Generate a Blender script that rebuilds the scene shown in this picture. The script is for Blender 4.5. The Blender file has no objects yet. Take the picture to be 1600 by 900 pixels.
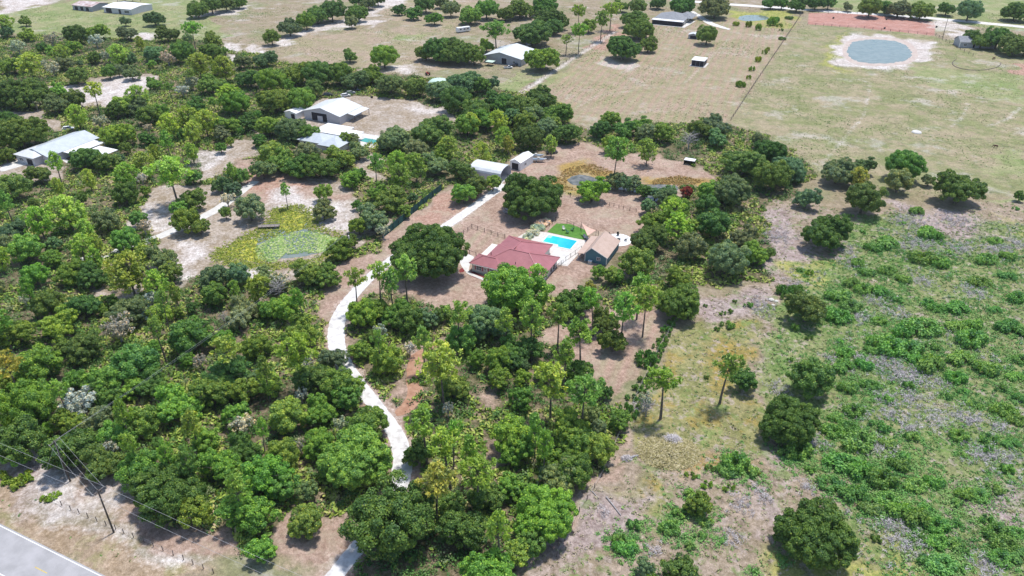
import bpy, math, random
import numpy as np
from mathutils import Vector, Matrix
R_ = math.radians
sc = bpy.context.scene
col = sc.collection
# ------------------------------------------------------------ camera, sky, sun, exposure
CAM_H, FPX, PITCH = 108.0, 1200.0, R_(31)
cam_d = bpy.data.cameras.new('camera'); cam = bpy.data.objects.new('camera', cam_d); col.objects.link(cam)
cam_d.sensor_width = 36; cam_d.lens = 27; cam_d.clip_start = 1; cam_d.clip_end = 9000
cam.location = (0, 0, CAM_H); cam.rotation_euler = (R_(90) - PITCH, 0, 0); sc.camera = cam
SUN_EL, SUN_AZ = R_(74), R_(42)          # azimuth clockwise from straight ahead
world = bpy.data.worlds.new("World"); sc.world = world; world.use_nodes = True
wn = world.node_tree; bg = wn.nodes['Background']; sky = wn.nodes.new('ShaderNodeTexSky')
sky.sky_type = 'NISHITA'; sky.sun_disc = False; sky.sun_elevation = SUN_EL; sky.sun_rotation = SUN_AZ
wn.links.new(sky.outputs[0], bg.inputs[0]); bg.inputs[1].default_value = 0.15
sun_d = bpy.data.lights.new('sun', 'SUN'); sun_d.energy = 3.4; sun_d.angle = R_(5.0); sun_d.color = (1, .965, .91)
sun = bpy.data.objects.new('sun', sun_d); col.objects.link(sun)
sd = Vector((math.sin(SUN_AZ) * math.cos(SUN_EL), math.cos(SUN_AZ) * math.cos(SUN_EL), math.sin(SUN_EL)))
sun.rotation_euler = sd.to_track_quat('Z', 'Y').to_euler(); sun.location = (60, 60, 300)
vs = sc.view_settings; vs.view_transform = 'Standard'; vs.look = 'None'; vs.gamma = 1; vs.use_curve_mapping = False
vs.exposure = 0.38
sc.cycles.max_bounces = 5; sc.cycles.diffuse_bounces = 3; sc.cycles.glossy_bounces = 2; sc.cycles.transparent_max_bounces = 4

# ------------------------------------------------------------ survey: sight line -> point on the ground
CP, SP = math.cos(PITCH), math.sin(PITCH)
def P(u, v, z=0.0):
    a, b = u - 800.0, v - 450.0
    k = (CAM_H - z) / (b * CP + FPX * SP)
    return a * k, (FPX * CP - b * SP) * k
def pxm(x, y, z):                          # pixels per metre at a place
    return FPX / (y * CP + (CAM_H - z) * SP)
NV = np.array([.4238, .9058]); EV = np.array([.9058, -.4238]); GA = math.atan2(EV[1], EV[0])
def W(e, n): return (e * EV[0] + n * NV[0], e * EV[1] + n * NV[1])
def EN(u, v, z=0):
    x, y = P(u, v, z); return (x * EV[0] + y * EV[1], x * NV[0] + y * NV[1])
rng = np.random.default_rng(7)

# ------------------------------------------------------------ materials
def new_mat(name):
    m = bpy.data.materials.new(name); m.use_nodes = True
    return m, m.node_tree, m.node_tree.nodes['Principled BSDF']
def N(nt, t, **k):
    n = nt.nodes.new(t)
    for a, b in k.items(): setattr(n, a, b)
    return n
def noise(nt, scale, detail=4, rough=.6, coord='Object'):
    tc = N(nt, 'ShaderNodeTexCoord'); n = N(nt, 'ShaderNodeTexNoise'); mp = N(nt, 'ShaderNodeMapping')
    mp.inputs['Rotation'].default_value = (.61, .43, .3 + scale); mp.inputs['Location'].default_value = (3.3 * scale, 1.7, 5.1)
    nt.links.new(tc.outputs[coord], mp.inputs[0]); nt.links.new(mp.outputs[0], n.inputs['Vector'])
    n.inputs['Scale'].default_value = scale; n.inputs['Detail'].default_value = detail; n.inputs['Roughness'].default_value = rough
    return n.outputs['Fac']
def ramp(nt, fac, lo, hi, c0=(0, 0, 0, 1), c1=(1, 1, 1, 1)):
    r = N(nt, 'ShaderNodeValToRGB'); e = r.color_ramp.elements
    e[0].position = lo; e[1].position = hi; e[0].color = c0; e[1].color = c1
    nt.links.new(fac, r.inputs[0]); return r.outputs[0]
def mixc(nt, fac, a, b, bt='MIX'):
    m = N(nt, 'ShaderNodeMix', data_type='RGBA', blend_type=bt)
    for s, v in ((m.inputs[0], fac), (m.inputs[6], a), (m.inputs[7], b)):
        if hasattr(v, 'is_output'): nt.links.new(v, s)
        elif isinstance(v, (int, float)): s.default_value = v
        else: s.default_value = (*v[:3], 1)
    return m.outputs[2]
def math_(nt, op, a, b=None, c=None, clamp=False):
    m = N(nt, 'ShaderNodeMath', operation=op); m.use_clamp = clamp
    for i, v in enumerate((a, b, c)):
        if v is None: continue
        if hasattr(v, 'is_output'): nt.links.new(v, m.inputs[i])
        else: m.inputs[i].default_value = v
    return m.outputs[0]
def two(name, c0, c1, scale=1.0, rough=.8, detail=5, lo=.35, hi=.65, metal=0, spec=.3, bump=0):
    m, nt, b = new_mat(name)
    f = noise(nt, scale, detail)
    nt.links.new(ramp(nt, f, lo, hi, (*c0, 1), (*c1, 1)), b.inputs['Base Color'])
    b.inputs['Roughness'].default_value = rough; b.inputs['Metallic'].default_value = metal
    b.inputs['Specular IOR Level'].default_value = spec
    if bump:
        bp = N(nt, 'ShaderNodeBump'); bp.inputs['Strength'].default_value = bump; bp.inputs['Distance'].default_value = .1
        nt.links.new(noise(nt, scale * 4, 4), bp.inputs['Height']); nt.links.new(bp.outputs[0], b.inputs['Normal'])
    return m
def ribbed(name, c0, c1, scale, axis='X', rough=.45, metal=0., dirt=.25, k=.86):
    """sheet-metal or board cladding: ribs along one axis plus uneven weathering"""
    m, nt, b = new_mat(name)
    tc = N(nt, 'ShaderNodeTexCoord'); w = N(nt, 'ShaderNodeTexWave'); w.bands_direction = axis
    nt.links.new(tc.outputs['Object'], w.inputs['Vector']); w.inputs['Scale'].default_value = scale
    base = ramp(nt, noise(nt, .5, 6, .7), .3, .7, (*c0, 1), (*c1, 1))
    line = ramp(nt, w.outputs['Fac'], .02, .2, (k, k, k, 1), (1, 1, 1, 1))
    nt.links.new(mixc(nt, 1., base, line, 'MULTIPLY'), b.inputs['Base Color'])
    b.inputs['Roughness'].default_value = rough; b.inputs['Metallic'].default_value = metal
    return m
def leaf_mat(name, rough=.55, hue=.5, transl=.28):
    """foliage: object tint x leaf-to-leaf variation, a little light through the leaf"""
    m, nt, b = new_mat(name)
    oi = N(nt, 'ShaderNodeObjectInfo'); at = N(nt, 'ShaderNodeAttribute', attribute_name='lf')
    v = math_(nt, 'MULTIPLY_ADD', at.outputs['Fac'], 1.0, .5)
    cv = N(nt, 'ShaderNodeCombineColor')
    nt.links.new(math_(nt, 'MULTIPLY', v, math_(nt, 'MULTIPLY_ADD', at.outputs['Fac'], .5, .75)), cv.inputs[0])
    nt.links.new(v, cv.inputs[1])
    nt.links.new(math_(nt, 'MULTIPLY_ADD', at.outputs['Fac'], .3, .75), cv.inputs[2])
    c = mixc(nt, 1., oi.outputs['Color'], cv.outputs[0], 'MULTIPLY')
    nt.links.new(c, b.inputs['Base Color']); b.inputs['Roughness'].default_value = rough
    b.inputs['Specular IOR Level'].default_value = .35
    tr = N(nt, 'ShaderNodeBsdfTranslucent'); nt.links.new(mixc(nt, 1., c, (1.1, 1.25, .5), 'MULTIPLY'), tr.inputs[0])
    mx = N(nt, 'ShaderNodeMixShader'); mx.inputs[0].default_value = transl
    nt.links.new(b.outputs[0], mx.inputs[1]); nt.links.new(tr.outputs[0], mx.inputs[2])
    nt.links.new(mx.outputs[0], nt.nodes['Material Output'].inputs[0])
    return m
def grad_mat(name, cols, rough=.7):
    """clump cover: colour picked per clump from a ramp"""
    m, nt, b = new_mat(name)
    at = N(nt, 'ShaderNodeAttribute', attribute_name='lf'); r = N(nt, 'ShaderNodeValToRGB')
    e = r.color_ramp.elements
    while len(e) < len(cols): e.new(.5)
    for i, c in enumerate(cols): e[i].position = i / (len(cols) - 1); e[i].color = (*c, 1)
    nt.links.new(at.outputs['Fac'], r.inputs[0]); nt.links.new(r.outputs[0], b.inputs['Base Color'])
    b.inputs['Roughness'].default_value = rough; b.inputs['Specular IOR Level'].default_value = .25
    return m
M = {}
M['leaf'] = leaf_mat('foliage'); M['needle'] = leaf_mat('pine_needles', transl=.3); M['bushleaf'] = leaf_mat('bush_leaves')
M['moss'] = leaf_mat('grey_moss', .9, transl=.1)
M['bark'] = two('bark', (.09, .07, .06), (.2, .17, .15), 3, .9, bump=.4)
M['palebark'] = two('pale_bark', (.16, .13, .12), (.3, .27, .25), 3, .9)
M['deadwood'] = two('dead_wood', (.25, .23, .23), (.42, .4, .4), 3, .9)
M['palmetto'] = grad_mat('palmetto_fronds', [(.09, .18, .03), (.19, .29, .04), (.32, .40, .07), (.42, .42, .13), (.42, .33, .2)])
M['scrub'] = grad_mat('scrub_leaves', [(.045, .11, .03), (.07, .17, .035), (.13, .24, .06), (.22, .25, .13)])
M['weeds'] = grad_mat('weeds', [(.07, .18, .035), (.14, .26, .06), (.24, .30, .11), (.35, .31, .17), (.42, .36, .27)])
M['dry'] = grad_mat('dry_twigs', [(.36, .32, .32), (.46, .42, .43), (.56, .52, .53), (.62, .58, .57)])
M['lilies'] = grad_mat('lily_pads', [(.10, .2, .04), (.2, .32, .07), (.34, .42, .12), (.42, .45, .25)], .4)
M['asphalt'] = two('asphalt', (.30, .295, .30), (.38, .37, .38), .35, .85, bump=.2)
M['gravel'] = two('white_gravel', (.48, .455, .44), (.66, .645, .635), .7, .95, 9, .34, .56, bump=.4)
M['concrete'] = two('concrete', (.50, .485, .46), (.64, .62, .59), .6, .9)
M['deck'] = two('pool_deck', (.52, .47, .43), (.62, .58, .53), 1.5, .85)
M['limeroad'] = two('lime_road', (.55, .53, .52), (.7, .68, .67), .2, .9)
M['yellow'] = two('yellow_paint', (.5, .36, .06), (.62, .46, .12), 2, .7)
M['white'] = two('white_paint', (.68, .68, .68), (.8, .8, .8), 2, .6)
M['cream'] = two('cream_siding', (.58, .54, .48), (.68, .65, .6), 1, .75)
M['red_roof'] = ribbed('red_metal_roof', (.30, .10, .11), (.385, .14, .15), 1.1, 'X', .45)
M['tan_roof'] = ribbed('tan_shingles', (.43, .31, .25), (.53, .40, .335), 1.3, 'Y', .85)
M['pool_tile'] = two('pool_tile', (.03, .42, .55), (.05, .5, .62), 1.5, .5)
M['blue_siding'] = ribbed('blue_siding', (.075, .19, .24), (.095, .23, .28), 3, 'Z', .7)
M['metal_roof'] = ribbed('pale_metal_roof', (.55, .57, .59), (.72, .73, .74), .9, 'X', .4)
M['grey_roof'] = ribbed('grey_metal_roof', (.42, .46, .50), (.54, .58, .61), .9, 'X', .45)
M['dark_roof'] = two('grey_shingles', (.2, .21, .23), (.28, .29, .31), 1, .85)
M['white_roof'] = ribbed('white_metal_roof', (.74, .74, .75), (.84, .84, .84), .9, 'X', .5)
M['rust_roof'] = two('rusty_roof', (.3, .17, .15), (.62, .57, .56), .35, .8)
M['grey_wall'] = ribbed('grey_metal_wall', (.3, .32, .37), (.4, .42, .47), 1.5, 'X', .5)
M['pale_wall'] = ribbed('pale_metal_wall', (.5, .5, .54), (.6, .6, .64), 1.5, 'X', .5)
M['dark'] = two('dark_opening', (.012, .012, .02), (.03, .03, .045), 2, .6)
M['glass'] = two('window_glass', (.02, .03, .05), (.05, .07, .1), 1, .1, spec=.6)
M['black'] = two('black_metal', (.015, .015, .017), (.03, .03, .03), 5, .5)
M['post'] = two('weathered_post', (.07, .05, .05), (.14, .11, .1), 4, .9)
M['pole'] = two('pole_wood', (.06, .05, .045), (.12, .10, .09), 2, .9)
M['wire'] = two('wire', (.35, .35, .36), (.45, .45, .46), 2, .4)
M['shutter'] = two('red_shutter', (.3, .07, .09), (.36, .1, .12), 2, .6)
M['screen'] = two('green_screen', (.012, .06, .06), (.02, .09, .085), .8, .8)
M['herb'] = grad_mat('herb_leaves', [(.09, .24, .055), (.15, .34, .08), (.23, .40, .11), (.34, .40, .16)])
M['sail'] = two('sail_cloth', (.6, .38, .3), (.68, .45, .36), 1, .8)
M['mulch'] = two('red_mulch', (.16, .03, .028), (.24, .05, .045), 1.5, .95)
M['lawn'] = two('lawn_grass', (.055, .16, .02), (.10, .23, .035), .9, .9, 8, bump=.5)
M['rubber'] = two('rubber', (.02, .02, .02), (.04, .04, .04), 4, .8)
M['red'] = two('red_paint', (.45, .03, .03), (.55, .06, .05), 2, .4)
M['horsehair'] = two('brown_coat', (.08, .035, .02), (.13, .06, .035), 3, .6)
M['straw'] = two('straw', (.42, .34, .18), (.6, .5, .3), 2, .95)
M['stone'] = two('pale_stone', (.5, .48, .44), (.68, .66, .62), 1, .9)
M['carport_green'] = two('pale_green_tarp', (.45, .6, .5), (.55, .68, .6), 1, .6)
def paint(name, c): M[name] = two(name, tuple(x * .85 for x in c), c, 1.2, .3, spec=.5)
paint('car_white', (.75, .75, .75)); paint('car_dark', (.05, .05, .06)); paint('car_blue', (.12, .2, .3)); paint('car_grey', (.3, .31, .33))
def water(name, c, rough=.06, c2=None, sc_=.3):
    m, nt, b = new_mat(name)
    nt.links.new(ramp(nt, noise(nt, sc_, 5), .35, .65, (*c, 1), (*(c2 or c), 1)), b.inputs['Base Color'])
    b.inputs['Roughness'].default_value = rough
    bp = N(nt, 'ShaderNodeBump'); bp.inputs['Strength'].default_value = .08; bp.inputs['Distance'].default_value = .05
    nt.links.new(noise(nt, 1.5, 3), bp.inputs['Height']); nt.links.new(bp.outputs[0], b.inputs['Normal'])
    return m
M['pond'] = water('pond_water', (.13, .17, .145), .1, (.20, .23, .20))
M['mudpond'] = water('dark_pond_water', (.06, .065, .05), .14, (.2, .19, .16), .6)
M['poolwater'] = water('pool_water', (.0, .50, .66), .05, (.01, .58, .72), .5)
nt_ = M['poolwater'].node_tree; b_ = nt_.nodes['Principled BSDF']; tc_ = N(nt_, 'ShaderNodeTexCoord'); sx_ = N(nt_, 'ShaderNodeSeparateXYZ'); nt_.links.new(tc_.outputs['Object'], sx_.inputs[0])
dp_ = math_(nt_, 'ADD', math_(nt_, 'MULTIPLY_ADD', sx_.outputs[0], .1, .5), math_(nt_, 'MULTIPLY', math_(nt_, 'SUBTRACT', noise(nt_, 1.2, 4), .5), .5))
nt_.links.new(ramp(nt_, dp_, .1, .9, (.05, .60, .70, 1), (.0, .40, .60, 1)), b_.inputs['Base Color'])
M['algae'] = two('pond_algae', (.15, .20, .03), (.42, .40, .05), .55, .8, 9, .4, .56)

# ------------------------------------------------------------ mesh building
class MB:
    def __init__(s): s.v = []; s.f = []; s.n = 0
    def add(s, v, f):
        s.v += [tuple(map(float, p)) for p in v]; s.f += [tuple(i + s.n for i in q) for q in f]; s.n += len(v); return s
    def box(s, x0, x1, y0, y1, z0, z1):
        v = [(x, y, z) for z in (z0, z1) for y in (y0, y1) for x in (x0, x1)]
        return s.add(v, [(0, 2, 3, 1), (4, 5, 7, 6), (0, 1, 5, 4), (2, 6, 7, 3), (0, 4, 6, 2), (1, 3, 7, 5)])
    def tube(s, pts, rad, k=6, cap=True):
        pts = [Vector(p) for p in pts]; rings = []
        for i, p in enumerate(pts):
            d = (pts[min(i + 1, len(pts) - 1)] - pts[max(i - 1, 0)]).normalized()
            a = d.orthogonal().normalized() if i == 0 else (a - d * a.dot(d)).normalized()
            b = d.cross(a); r = rad[i] if hasattr(rad, '__len__') else rad
            rings.append([p + (a * math.cos(t) + b * math.sin(t)) * r for t in [2 * math.pi * j / k for j in range(k)]])
        v = [q for r in rings for q in r]
        f = [(i * k + j, i * k + (j + 1) % k, (i + 1) * k + (j + 1) % k, (i + 1) * k + j) for i in range(len(pts) - 1) for j in range(k)]
        if cap: f += [tuple(range(k))[::-1], tuple((len(pts) - 1) * k + j for j in range(k))]
        return s.add(v, f)
    def slab(s, poly, z0, z1):
        n = len(poly)
        v = [(x, y, z0) for x, y in poly] + [(x, y, z1) for x, y in poly]
        return s.add(v, [tuple(range(n))[::-1], tuple(range(n, 2 * n))] + [(i, (i + 1) % n, n + (i + 1) % n, n + i) for i in range(n)])
    def poly(s, pts): return s.add(pts, [tuple(range(len(pts)))])
    def build(s, name, mat, parent=None, smooth=False):
        me = bpy.data.meshes.new(name); me.from_pydata(s.v, [], s.f); me.materials.append(mat); me.update()
        if smooth: me.shade_smooth()
        o = bpy.data.objects.new(name, me); col.objects.link(o)
        if parent: o.parent = parent
        return o
def tag(o, label=None, cat=None, group=None, kind=None):
    for k, v in (('label', label), ('category', cat), ('group', group), ('kind', kind)):
        if v: o[k] = v
    return o
def thing(name, label, cat, loc, rz=0., group=None):
    o = bpy.data.objects.new(name, None); col.objects.link(o); o.location = (loc[0], loc[1], loc[2] if len(loc) > 2 else 0)
    o.rotation_euler = (0, 0, rz); o.empty_display_size = .5
    return tag(o, label, cat, group)
def copy_tree(o, parent=None):
    c = o.copy(); col.objects.link(c)
    if parent: c.parent = parent
    for ch in o.children: copy_tree(ch, c)
    return c
def mesh_np(name, V, nper, mat, lf=None, link=True):
    """V: (n*nper,3) separate n-gons, lf: value per face"""
    me = bpy.data.meshes.new(name); nv = len(V); nf = nv // nper
    me.vertices.add(nv); me.vertices.foreach_set('co', np.asarray(V, dtype=np.float32).ravel())
    me.loops.add(nv); me.loops.foreach_set('vertex_index', np.arange(nv, dtype=np.int32))
    me.polygons.add(nf); me.polygons.foreach_set('loop_start', np.arange(0, nv, nper, dtype=np.int32))
    me.polygons.foreach_set('loop_total', np.full(nf, nper, dtype=np.int32))
    me.update(calc_edges=True)
    if lf is not None:
        a = me.attributes.new('lf', 'FLOAT', 'POINT'); a.data.foreach_set('value', np.repeat(lf, nper).astype(np.float32))
    me.materials.append(mat)
    if not link: return me
    o = bpy.data.objects.new(name, me); col.objects.link(o); return o
def leaf_quads(C, Nn, size, g, asp=1.4):
    """diamond leaves at centres C facing Nn"""
    n = len(C); r = g.normal(size=(n, 3)); a = np.cross(Nn, r); a /= np.linalg.norm(a, axis=1)[:, None] + 1e-9
    b = np.cross(Nn, a); s = (size * g.uniform(.7, 1.3, n))[:, None]
    q = np.stack([C - a * s * asp / 2, C - b * s / 2, C + a * s * asp / 2, C + b * s / 2], 1)
    return q.reshape(-1, 3)
def unit(v): return v / (np.linalg.norm(v, axis=-1, keepdims=True) + 1e-9)

# ------------------------------------------------------------ land-cover zones (outlines surveyed on the ground)
def wp(pts, z=0): return np.array([P(u, v, z) for u, v in pts])
def seg_dist(X, Y, A, B):
    d = B - A; L = d @ d + 1e-9
    t = np.clip(((X - A[0]) * d[0] + (Y - A[1]) * d[1]) / L, 0, 1)
    return np.hypot(X - A[0] - t * d[0], Y - A[1] - t * d[1])
def poly_mask(X, Y, poly, w=2.5):
    out = np.zeros(X.shape); lo = poly.min(0) - w * 2; hi = poly.max(0) + w * 2
    m = (X > lo[0]) & (X < hi[0]) & (Y > lo[1]) & (Y < hi[1])
    if not m.any(): return out
    x, y = X[m], Y[m]; ins = np.zeros(x.shape, bool); dist = np.full(x.shape, 1e9); n = len(poly)
    for i in range(n):
        A, B = poly[i], poly[(i + 1) % n]
        c = ((A[1] > y) != (B[1] > y)) & (x < (B[0] - A[0]) * (y - A[1]) / (B[1] - A[1] + 1e-12) + A[0]); ins ^= c
        dist = np.minimum(dist, seg_dist(x, y, A, B))
    sdv = np.where(ins, dist, -dist); out[m] = np.clip(.5 + sdv / (2 * w), 0, 1); return out
def line_mask(X, Y, pts, hw, w=1.5):
    out = np.zeros(X.shape); lo = pts.min(0) - hw - 2 * w; hi = pts.max(0) + hw + 2 * w
    m = (X > lo[0]) & (X < hi[0]) & (Y > lo[1]) & (Y < hi[1])
    if not m.any(): return out
    d = np.full(m.sum(), 1e9)
    for i in range(len(pts) - 1): d = np.minimum(d, seg_dist(X[m], Y[m], pts[i], pts[i + 1]))
    out[m] = np.clip(.5 + (hw - d) / (2 * w), 0, 1); return out
def blob(X, Y, u, v, r, ry=None):
    x, y = P(u, v); k = pxm(x, y, 0); rx = r / k
    return np.clip(1.25 - np.hypot((X - x) / rx, (Y - y) / (rx * (ry or 1))), 0, 1)
Z = {}
Z['forest'] = [[(-60, 60), (60, 55), (230, 60), (330, 62), (420, 92), (560, 112), (640, 118), (700, 125), (760, 135), (850, 145), (900, 200), (915, 222), (860, 235), (800, 240), (770, 285), (690, 297), (600, 372), (590, 385), (485, 465), (505, 500), (520, 560), (580, 610), (640, 660), (640, 720), (600, 770), (548, 800), (500, 850), (420, 870), (370, 850), (330, 830), (270, 790), (200, 760), (120, 735), (60, 700), (-80, 690), (-200, 500), (-200, 200)],
               [(530, 480), (600, 455), (700, 480), (760, 480), (800, 470), (900, 460), (1000, 430), (1060, 440), (1060, 490), (1000, 500), (960, 540), (890, 560), (940, 590), (950, 640), (975, 660), (960, 720), (920, 760), (860, 840), (820, 920), (560, 920), (590, 850), (640, 760), (650, 680), (600, 620), (540, 580)],
               [(905, 205), (1000, 190), (1130, 190), (1240, 230), (1270, 270), (1240, 300), (1190, 330), (1215, 400), (1170, 440), (1090, 450), (1000, 440), (960, 405), (1000, 340), (1090, 290), (1110, 265), (1000, 240), (930, 228)]]
Z['clear'] = [[(75, 140), (150, 122), (240, 112), (232, 150), (160, 172), (125, 158)], [(0, 262), (50, 235), (105, 262), (100, 280), (50, 290), (0, 300)],
              [(60, 215), (0, 210), (0, 180), (60, 175), (105, 188), (100, 205)],
              [(305, 262), (340, 235), (405, 208), (415, 215), (398, 245), (335, 275), (300, 283)],
              [(215, 335), (240, 300), (300, 290), (400, 285), (480, 275), (530, 285), (560, 330), (600, 345), (570, 372), (480, 360), (420, 330), (340, 345), (260, 370), (225, 372)],
              [(230, 372), (340, 335), (420, 325), (560, 340), (560, 380), (490, 420), (420, 445), (350, 430), (290, 445), (235, 425)],
              [(565, 240), (592, 240), (594, 285), (566, 288)], [(150, 455), (180, 440), (210, 445), (200, 460), (165, 470)],
              [(545, 150), (640, 158), (700, 175), (718, 190), (650, 205), (600, 212), (560, 235), (470, 232), (440, 190), (500, 160)],
              [(50, 745), (120, 735), (200, 770), (120, 790)]]
Z['mulch'] = [[(485, 465), (598, 378), (690, 302), (770, 285), (800, 250), (850, 235), (905, 226), (1000, 238), (1105, 268), (1095, 290), (1010, 340), (990, 380), (960, 400), (935, 425), (860, 450), (760, 478), (690, 482), (600, 455), (560, 465), (530, 490), (540, 540), (515, 555), (505, 510)],
              [(640, 560), (655, 545), (700, 530), (700, 540), (660, 560), (650, 600), (660, 625), (640, 650), (620, 640), (636, 615)],
              [(733, 590), (755, 580), (752, 610), (780, 630), (770, 650), (745, 620)], [(800, 530), (870, 500), (1000, 480), (1050, 490), (1010, 550), (985, 610), (965, 640), (945, 600), (930, 575), (850, 560)],
              [(975, 650), (1000, 640), (985, 690), (940, 740), (905, 800), (830, 900), (780, 920), (850, 830), (920, 740), (950, 700)],
              [(500, 800), (550, 780), (640, 690), (650, 760), (565, 850), (520, 910), (430, 910), (470, 860)],
              [(420, 575), (435, 580), (455, 620), (445, 625)], [(760, 680), (800, 690), (830, 740), (800, 760), (770, 720)],
              [(380, 245), (470, 285), (540, 300), (520, 330), (400, 320), (385, 300)],
              [(140, 730), (220, 760), (300, 800), (400, 860), (330, 870), (240, 840), (150, 790)]]
Z['sand'] = [[(85, 138), (150, 130), (230, 118), (225, 145), (160, 168), (130, 155)], [(0, 0), (110, -10), (70, 6), (20, 20), (0, 22)],
             [(300, 25), (330, 20), (370, 12), (400, 4), (380, 18), (340, 27)], [(345, 66), (365, 68), (375, 78), (362, 82), (348, 74)],
             [(205, 53), (240, 55), (238, 63), (210, 62)], [(275, 395), (300, 375), (320, 380), (300, 410), (310, 440), (285, 450)],
             [(420, 305), (470, 298), (520, 315), (560, 345), (540, 362), (480, 345), (430, 335), (408, 320)],
             [(1306, 70), (1320, 57), (1370, 53), (1420, 60), (1466, 70), (1455, 82), (1440, 98), (1400, 106), (1350, 108), (1312, 100)],
             [(1460, 35), (1480, 30), (1500, 50), (1520, 75), (1500, 72), (1480, 45)], [(1480, 38), (1520, 40), (1525, 48), (1490, 44)],
             [(60, 745), (140, 760), (170, 790), (120, 800), (70, 770)], [(0, 690), (50, 700), (60, 740), (20, 745), (0, 720)],
             [(580, 5), (620, -5), (640, 0), (600, 15), (575, 30)], [(490, 40), (540, 28), (570, 38), (500, 48), (440, 70), (410, 80), (430, 68)],
             [(940, 90), (1000, 100), (980, 112), (945, 105)], [(600, 100), (650, 102), (640, 112), (610, 110)], [(560, 30), (600, 32), (580, 45)],
             [(380, 68), (420, 75), (400, 85)], [(640, 165), (680, 165), (712, 180), (670, 182)], [(100, 800), (330, 880), (310, 890), (90, 812)],
             [(310, 245), (350, 235), (330, 262), (308, 268)], [(225, 320), (260, 318), (250, 360), (225, 360)], [(340, 80), (375, 90), (365, 96)],
             [(390, 405), (420, 432), (400, 450), (370, 425)], [(1500, 46), (1450, 42), (1455, 36)]]
Z['meadow'] = [[(0, 20), (120, 0), (330, -5), (330, 30), (360, 60), (240, 60), (60, 60), (0, 50)], [(700, -10), (720, -10), (690, 10)],
               [(1560, 300), (1600, 310), (1600, 440), (1560, 380)], [(1270, -20), (1700, -20), (1700, 60), (1500, 38), (1300, 12)],
               [(530, 170), (620, 180), (600, 205), (540, 200)], [(860, 108), (900, 110), (850, 140), (830, 140)], [(620, 52), (655, 54), (652, 62), (622, 60)], [(1400, 100), (1600, 120), (1600, 165), (1480, 140)],
               [(1340, 22), (1500, 45), (1400, 52)], [(1560, 240), (1600, 235), (1600, 280), (1550, 270)], [(760, 135), (850, 100), (830, 130), (790, 145)]]
Z['stripe'] = [[(905, 195), (830, 140), (900, 90), (960, 50), (1010, 30), (1245, 30), (1140, 190), (1000, 190)], [(900, 590), (1000, 500), (1040, 490), (965, 640)],
               [(725, 370), (750, 352), (800, 368), (735, 410)]]
Z['arena'] = [[(1264, 20), (1400, 22), (1462, 36), (1460, 56), (1350, 44), (1262, 38)]]
Z['reddirt'] = [[(1590, 98), (1640, 98), (1640, 118), (1575, 115)], [(920, 75), (960, 40), (975, 42), (940, 80)], [(380, 265), (480, 290), (460, 320), (395, 300)], [(360, 745), (440, 760), (420, 770)], [(690, 305), (760, 290), (700, 350), (640, 370)]]
Z['orange'] = [[(868, 280), (885, 262), (925, 256), (960, 268), (945, 285), (900, 296), (875, 294)], [(1020, 280), (1060, 274), (1100, 280), (1080, 296), (1025, 294)], [(1100, 560), (1150, 535), (1190, 560), (1175, 585), (1140, 580), (1110, 600)], [(1100, 700), (1150, 720), (1140, 750), (1100, 745)]]
Z['yellowgreen'] = [[(868, 284), (885, 292), (905, 296), (880, 300), (864, 292)], [(1290, 100), (1300, 60), (1318, 52), (1306, 80), (1312, 104), (1330, 112), (1300, 110)], [(1140, 18), (1240, 18), (1235, 45), (1190, 44), (1140, 28)],
                     [(1575, 330), (1610, 340), (1610, 370), (1585, 355)], [(1245, 410), (1300, 405), (1295, 440), (1250, 440)], [(1220, 870), (1420, 850), (1430, 920), (1200, 920)], [(0, 545), (20, 545), (20, 560), (0, 560)]]
Z['field'] = [[(1215, 300), (1300, 330), (1500, 330), (1700, 300), (1800, 500), (1900, 950), (820, 950), (930, 760), (1000, 650), (1060, 490), (1170, 440), (1220, 400), (1190, 330)]]
Z['grassy'] = [[(1300, 330), (1450, 350), (1700, 340), (1800, 500), (1900, 950), (1350, 950), (1340, 800), (1240, 700), (1200, 560), (1210, 450), (1290, 400)]]
Z['olive'] = [[(1060, 495), (1190, 500), (1200, 640), (1180, 700), (1100, 700), (1000, 720), (1000, 660)], [(940, 765), (1040, 745), (1080, 800), (1000, 800)]]
Z['pasture'] = [[(1145, 190), (1250, 40), (1350, 45), (1480, 60), (1700, 90), (1800, 300), (1500, 300), (1280, 280), (1240, 230)]]
Z['pink'] = [[(905, 195), (830, 140), (900, 90), (960, 50), (1010, 30), (1245, 30), (1140, 190), (1000, 190)], [(440, 60), (640, 40), (760, 110), (560, 110), (440, 90)], [(600, 0), (760, 0), (700, 60), (600, 30)]]
Z['tan'] = [[(-60, 740), (60, 780), (170, 832), (360, 915), (150, 930), (-60, 830)]]
Z['mauve'] = [[(1090, 480), (1180, 455), (1200, 490), (1100, 500)], [(1195, 330), (1260, 340), (1260, 400), (1210, 440), (1180, 440)], [(1380, 320), (1500, 330), (1600, 380), (1480, 370)], [(1490, 780), (1600, 760), (1600, 820), (1500, 835)], [(1180, 700), (1240, 690), (1200, 740)], [(1180, 760), (1220, 780), (1210, 860), (1180, 840)], [(900, 800), (1000, 760), (960, 860), (840, 900)],
              [(0, 700), (60, 695), (110, 740), (60, 780), (0, 765)]]
ZW = {k: [wp(p) for p in v] for k, v in Z.items()}
TRACKS = [([(960, 50), (895, 92), (830, 135), (815, 145)], 1.6), ([(400, 78), (300, 88)], 1), ([(1488, 197), (1505, 182), (1512, 162)], .5), ([(1540, 198), (1570, 188), (1595, 168)], .6), ([(1290, 250), (1350, 180), (1360, 130), (1300, 110)], .4), ([(830, 215), (930, 150), (1070, 130), (1140, 60)], .5), ([(0, 22), (60, 10)], 2), ([(1500, 50), (1530, 72)], 2)]
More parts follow.
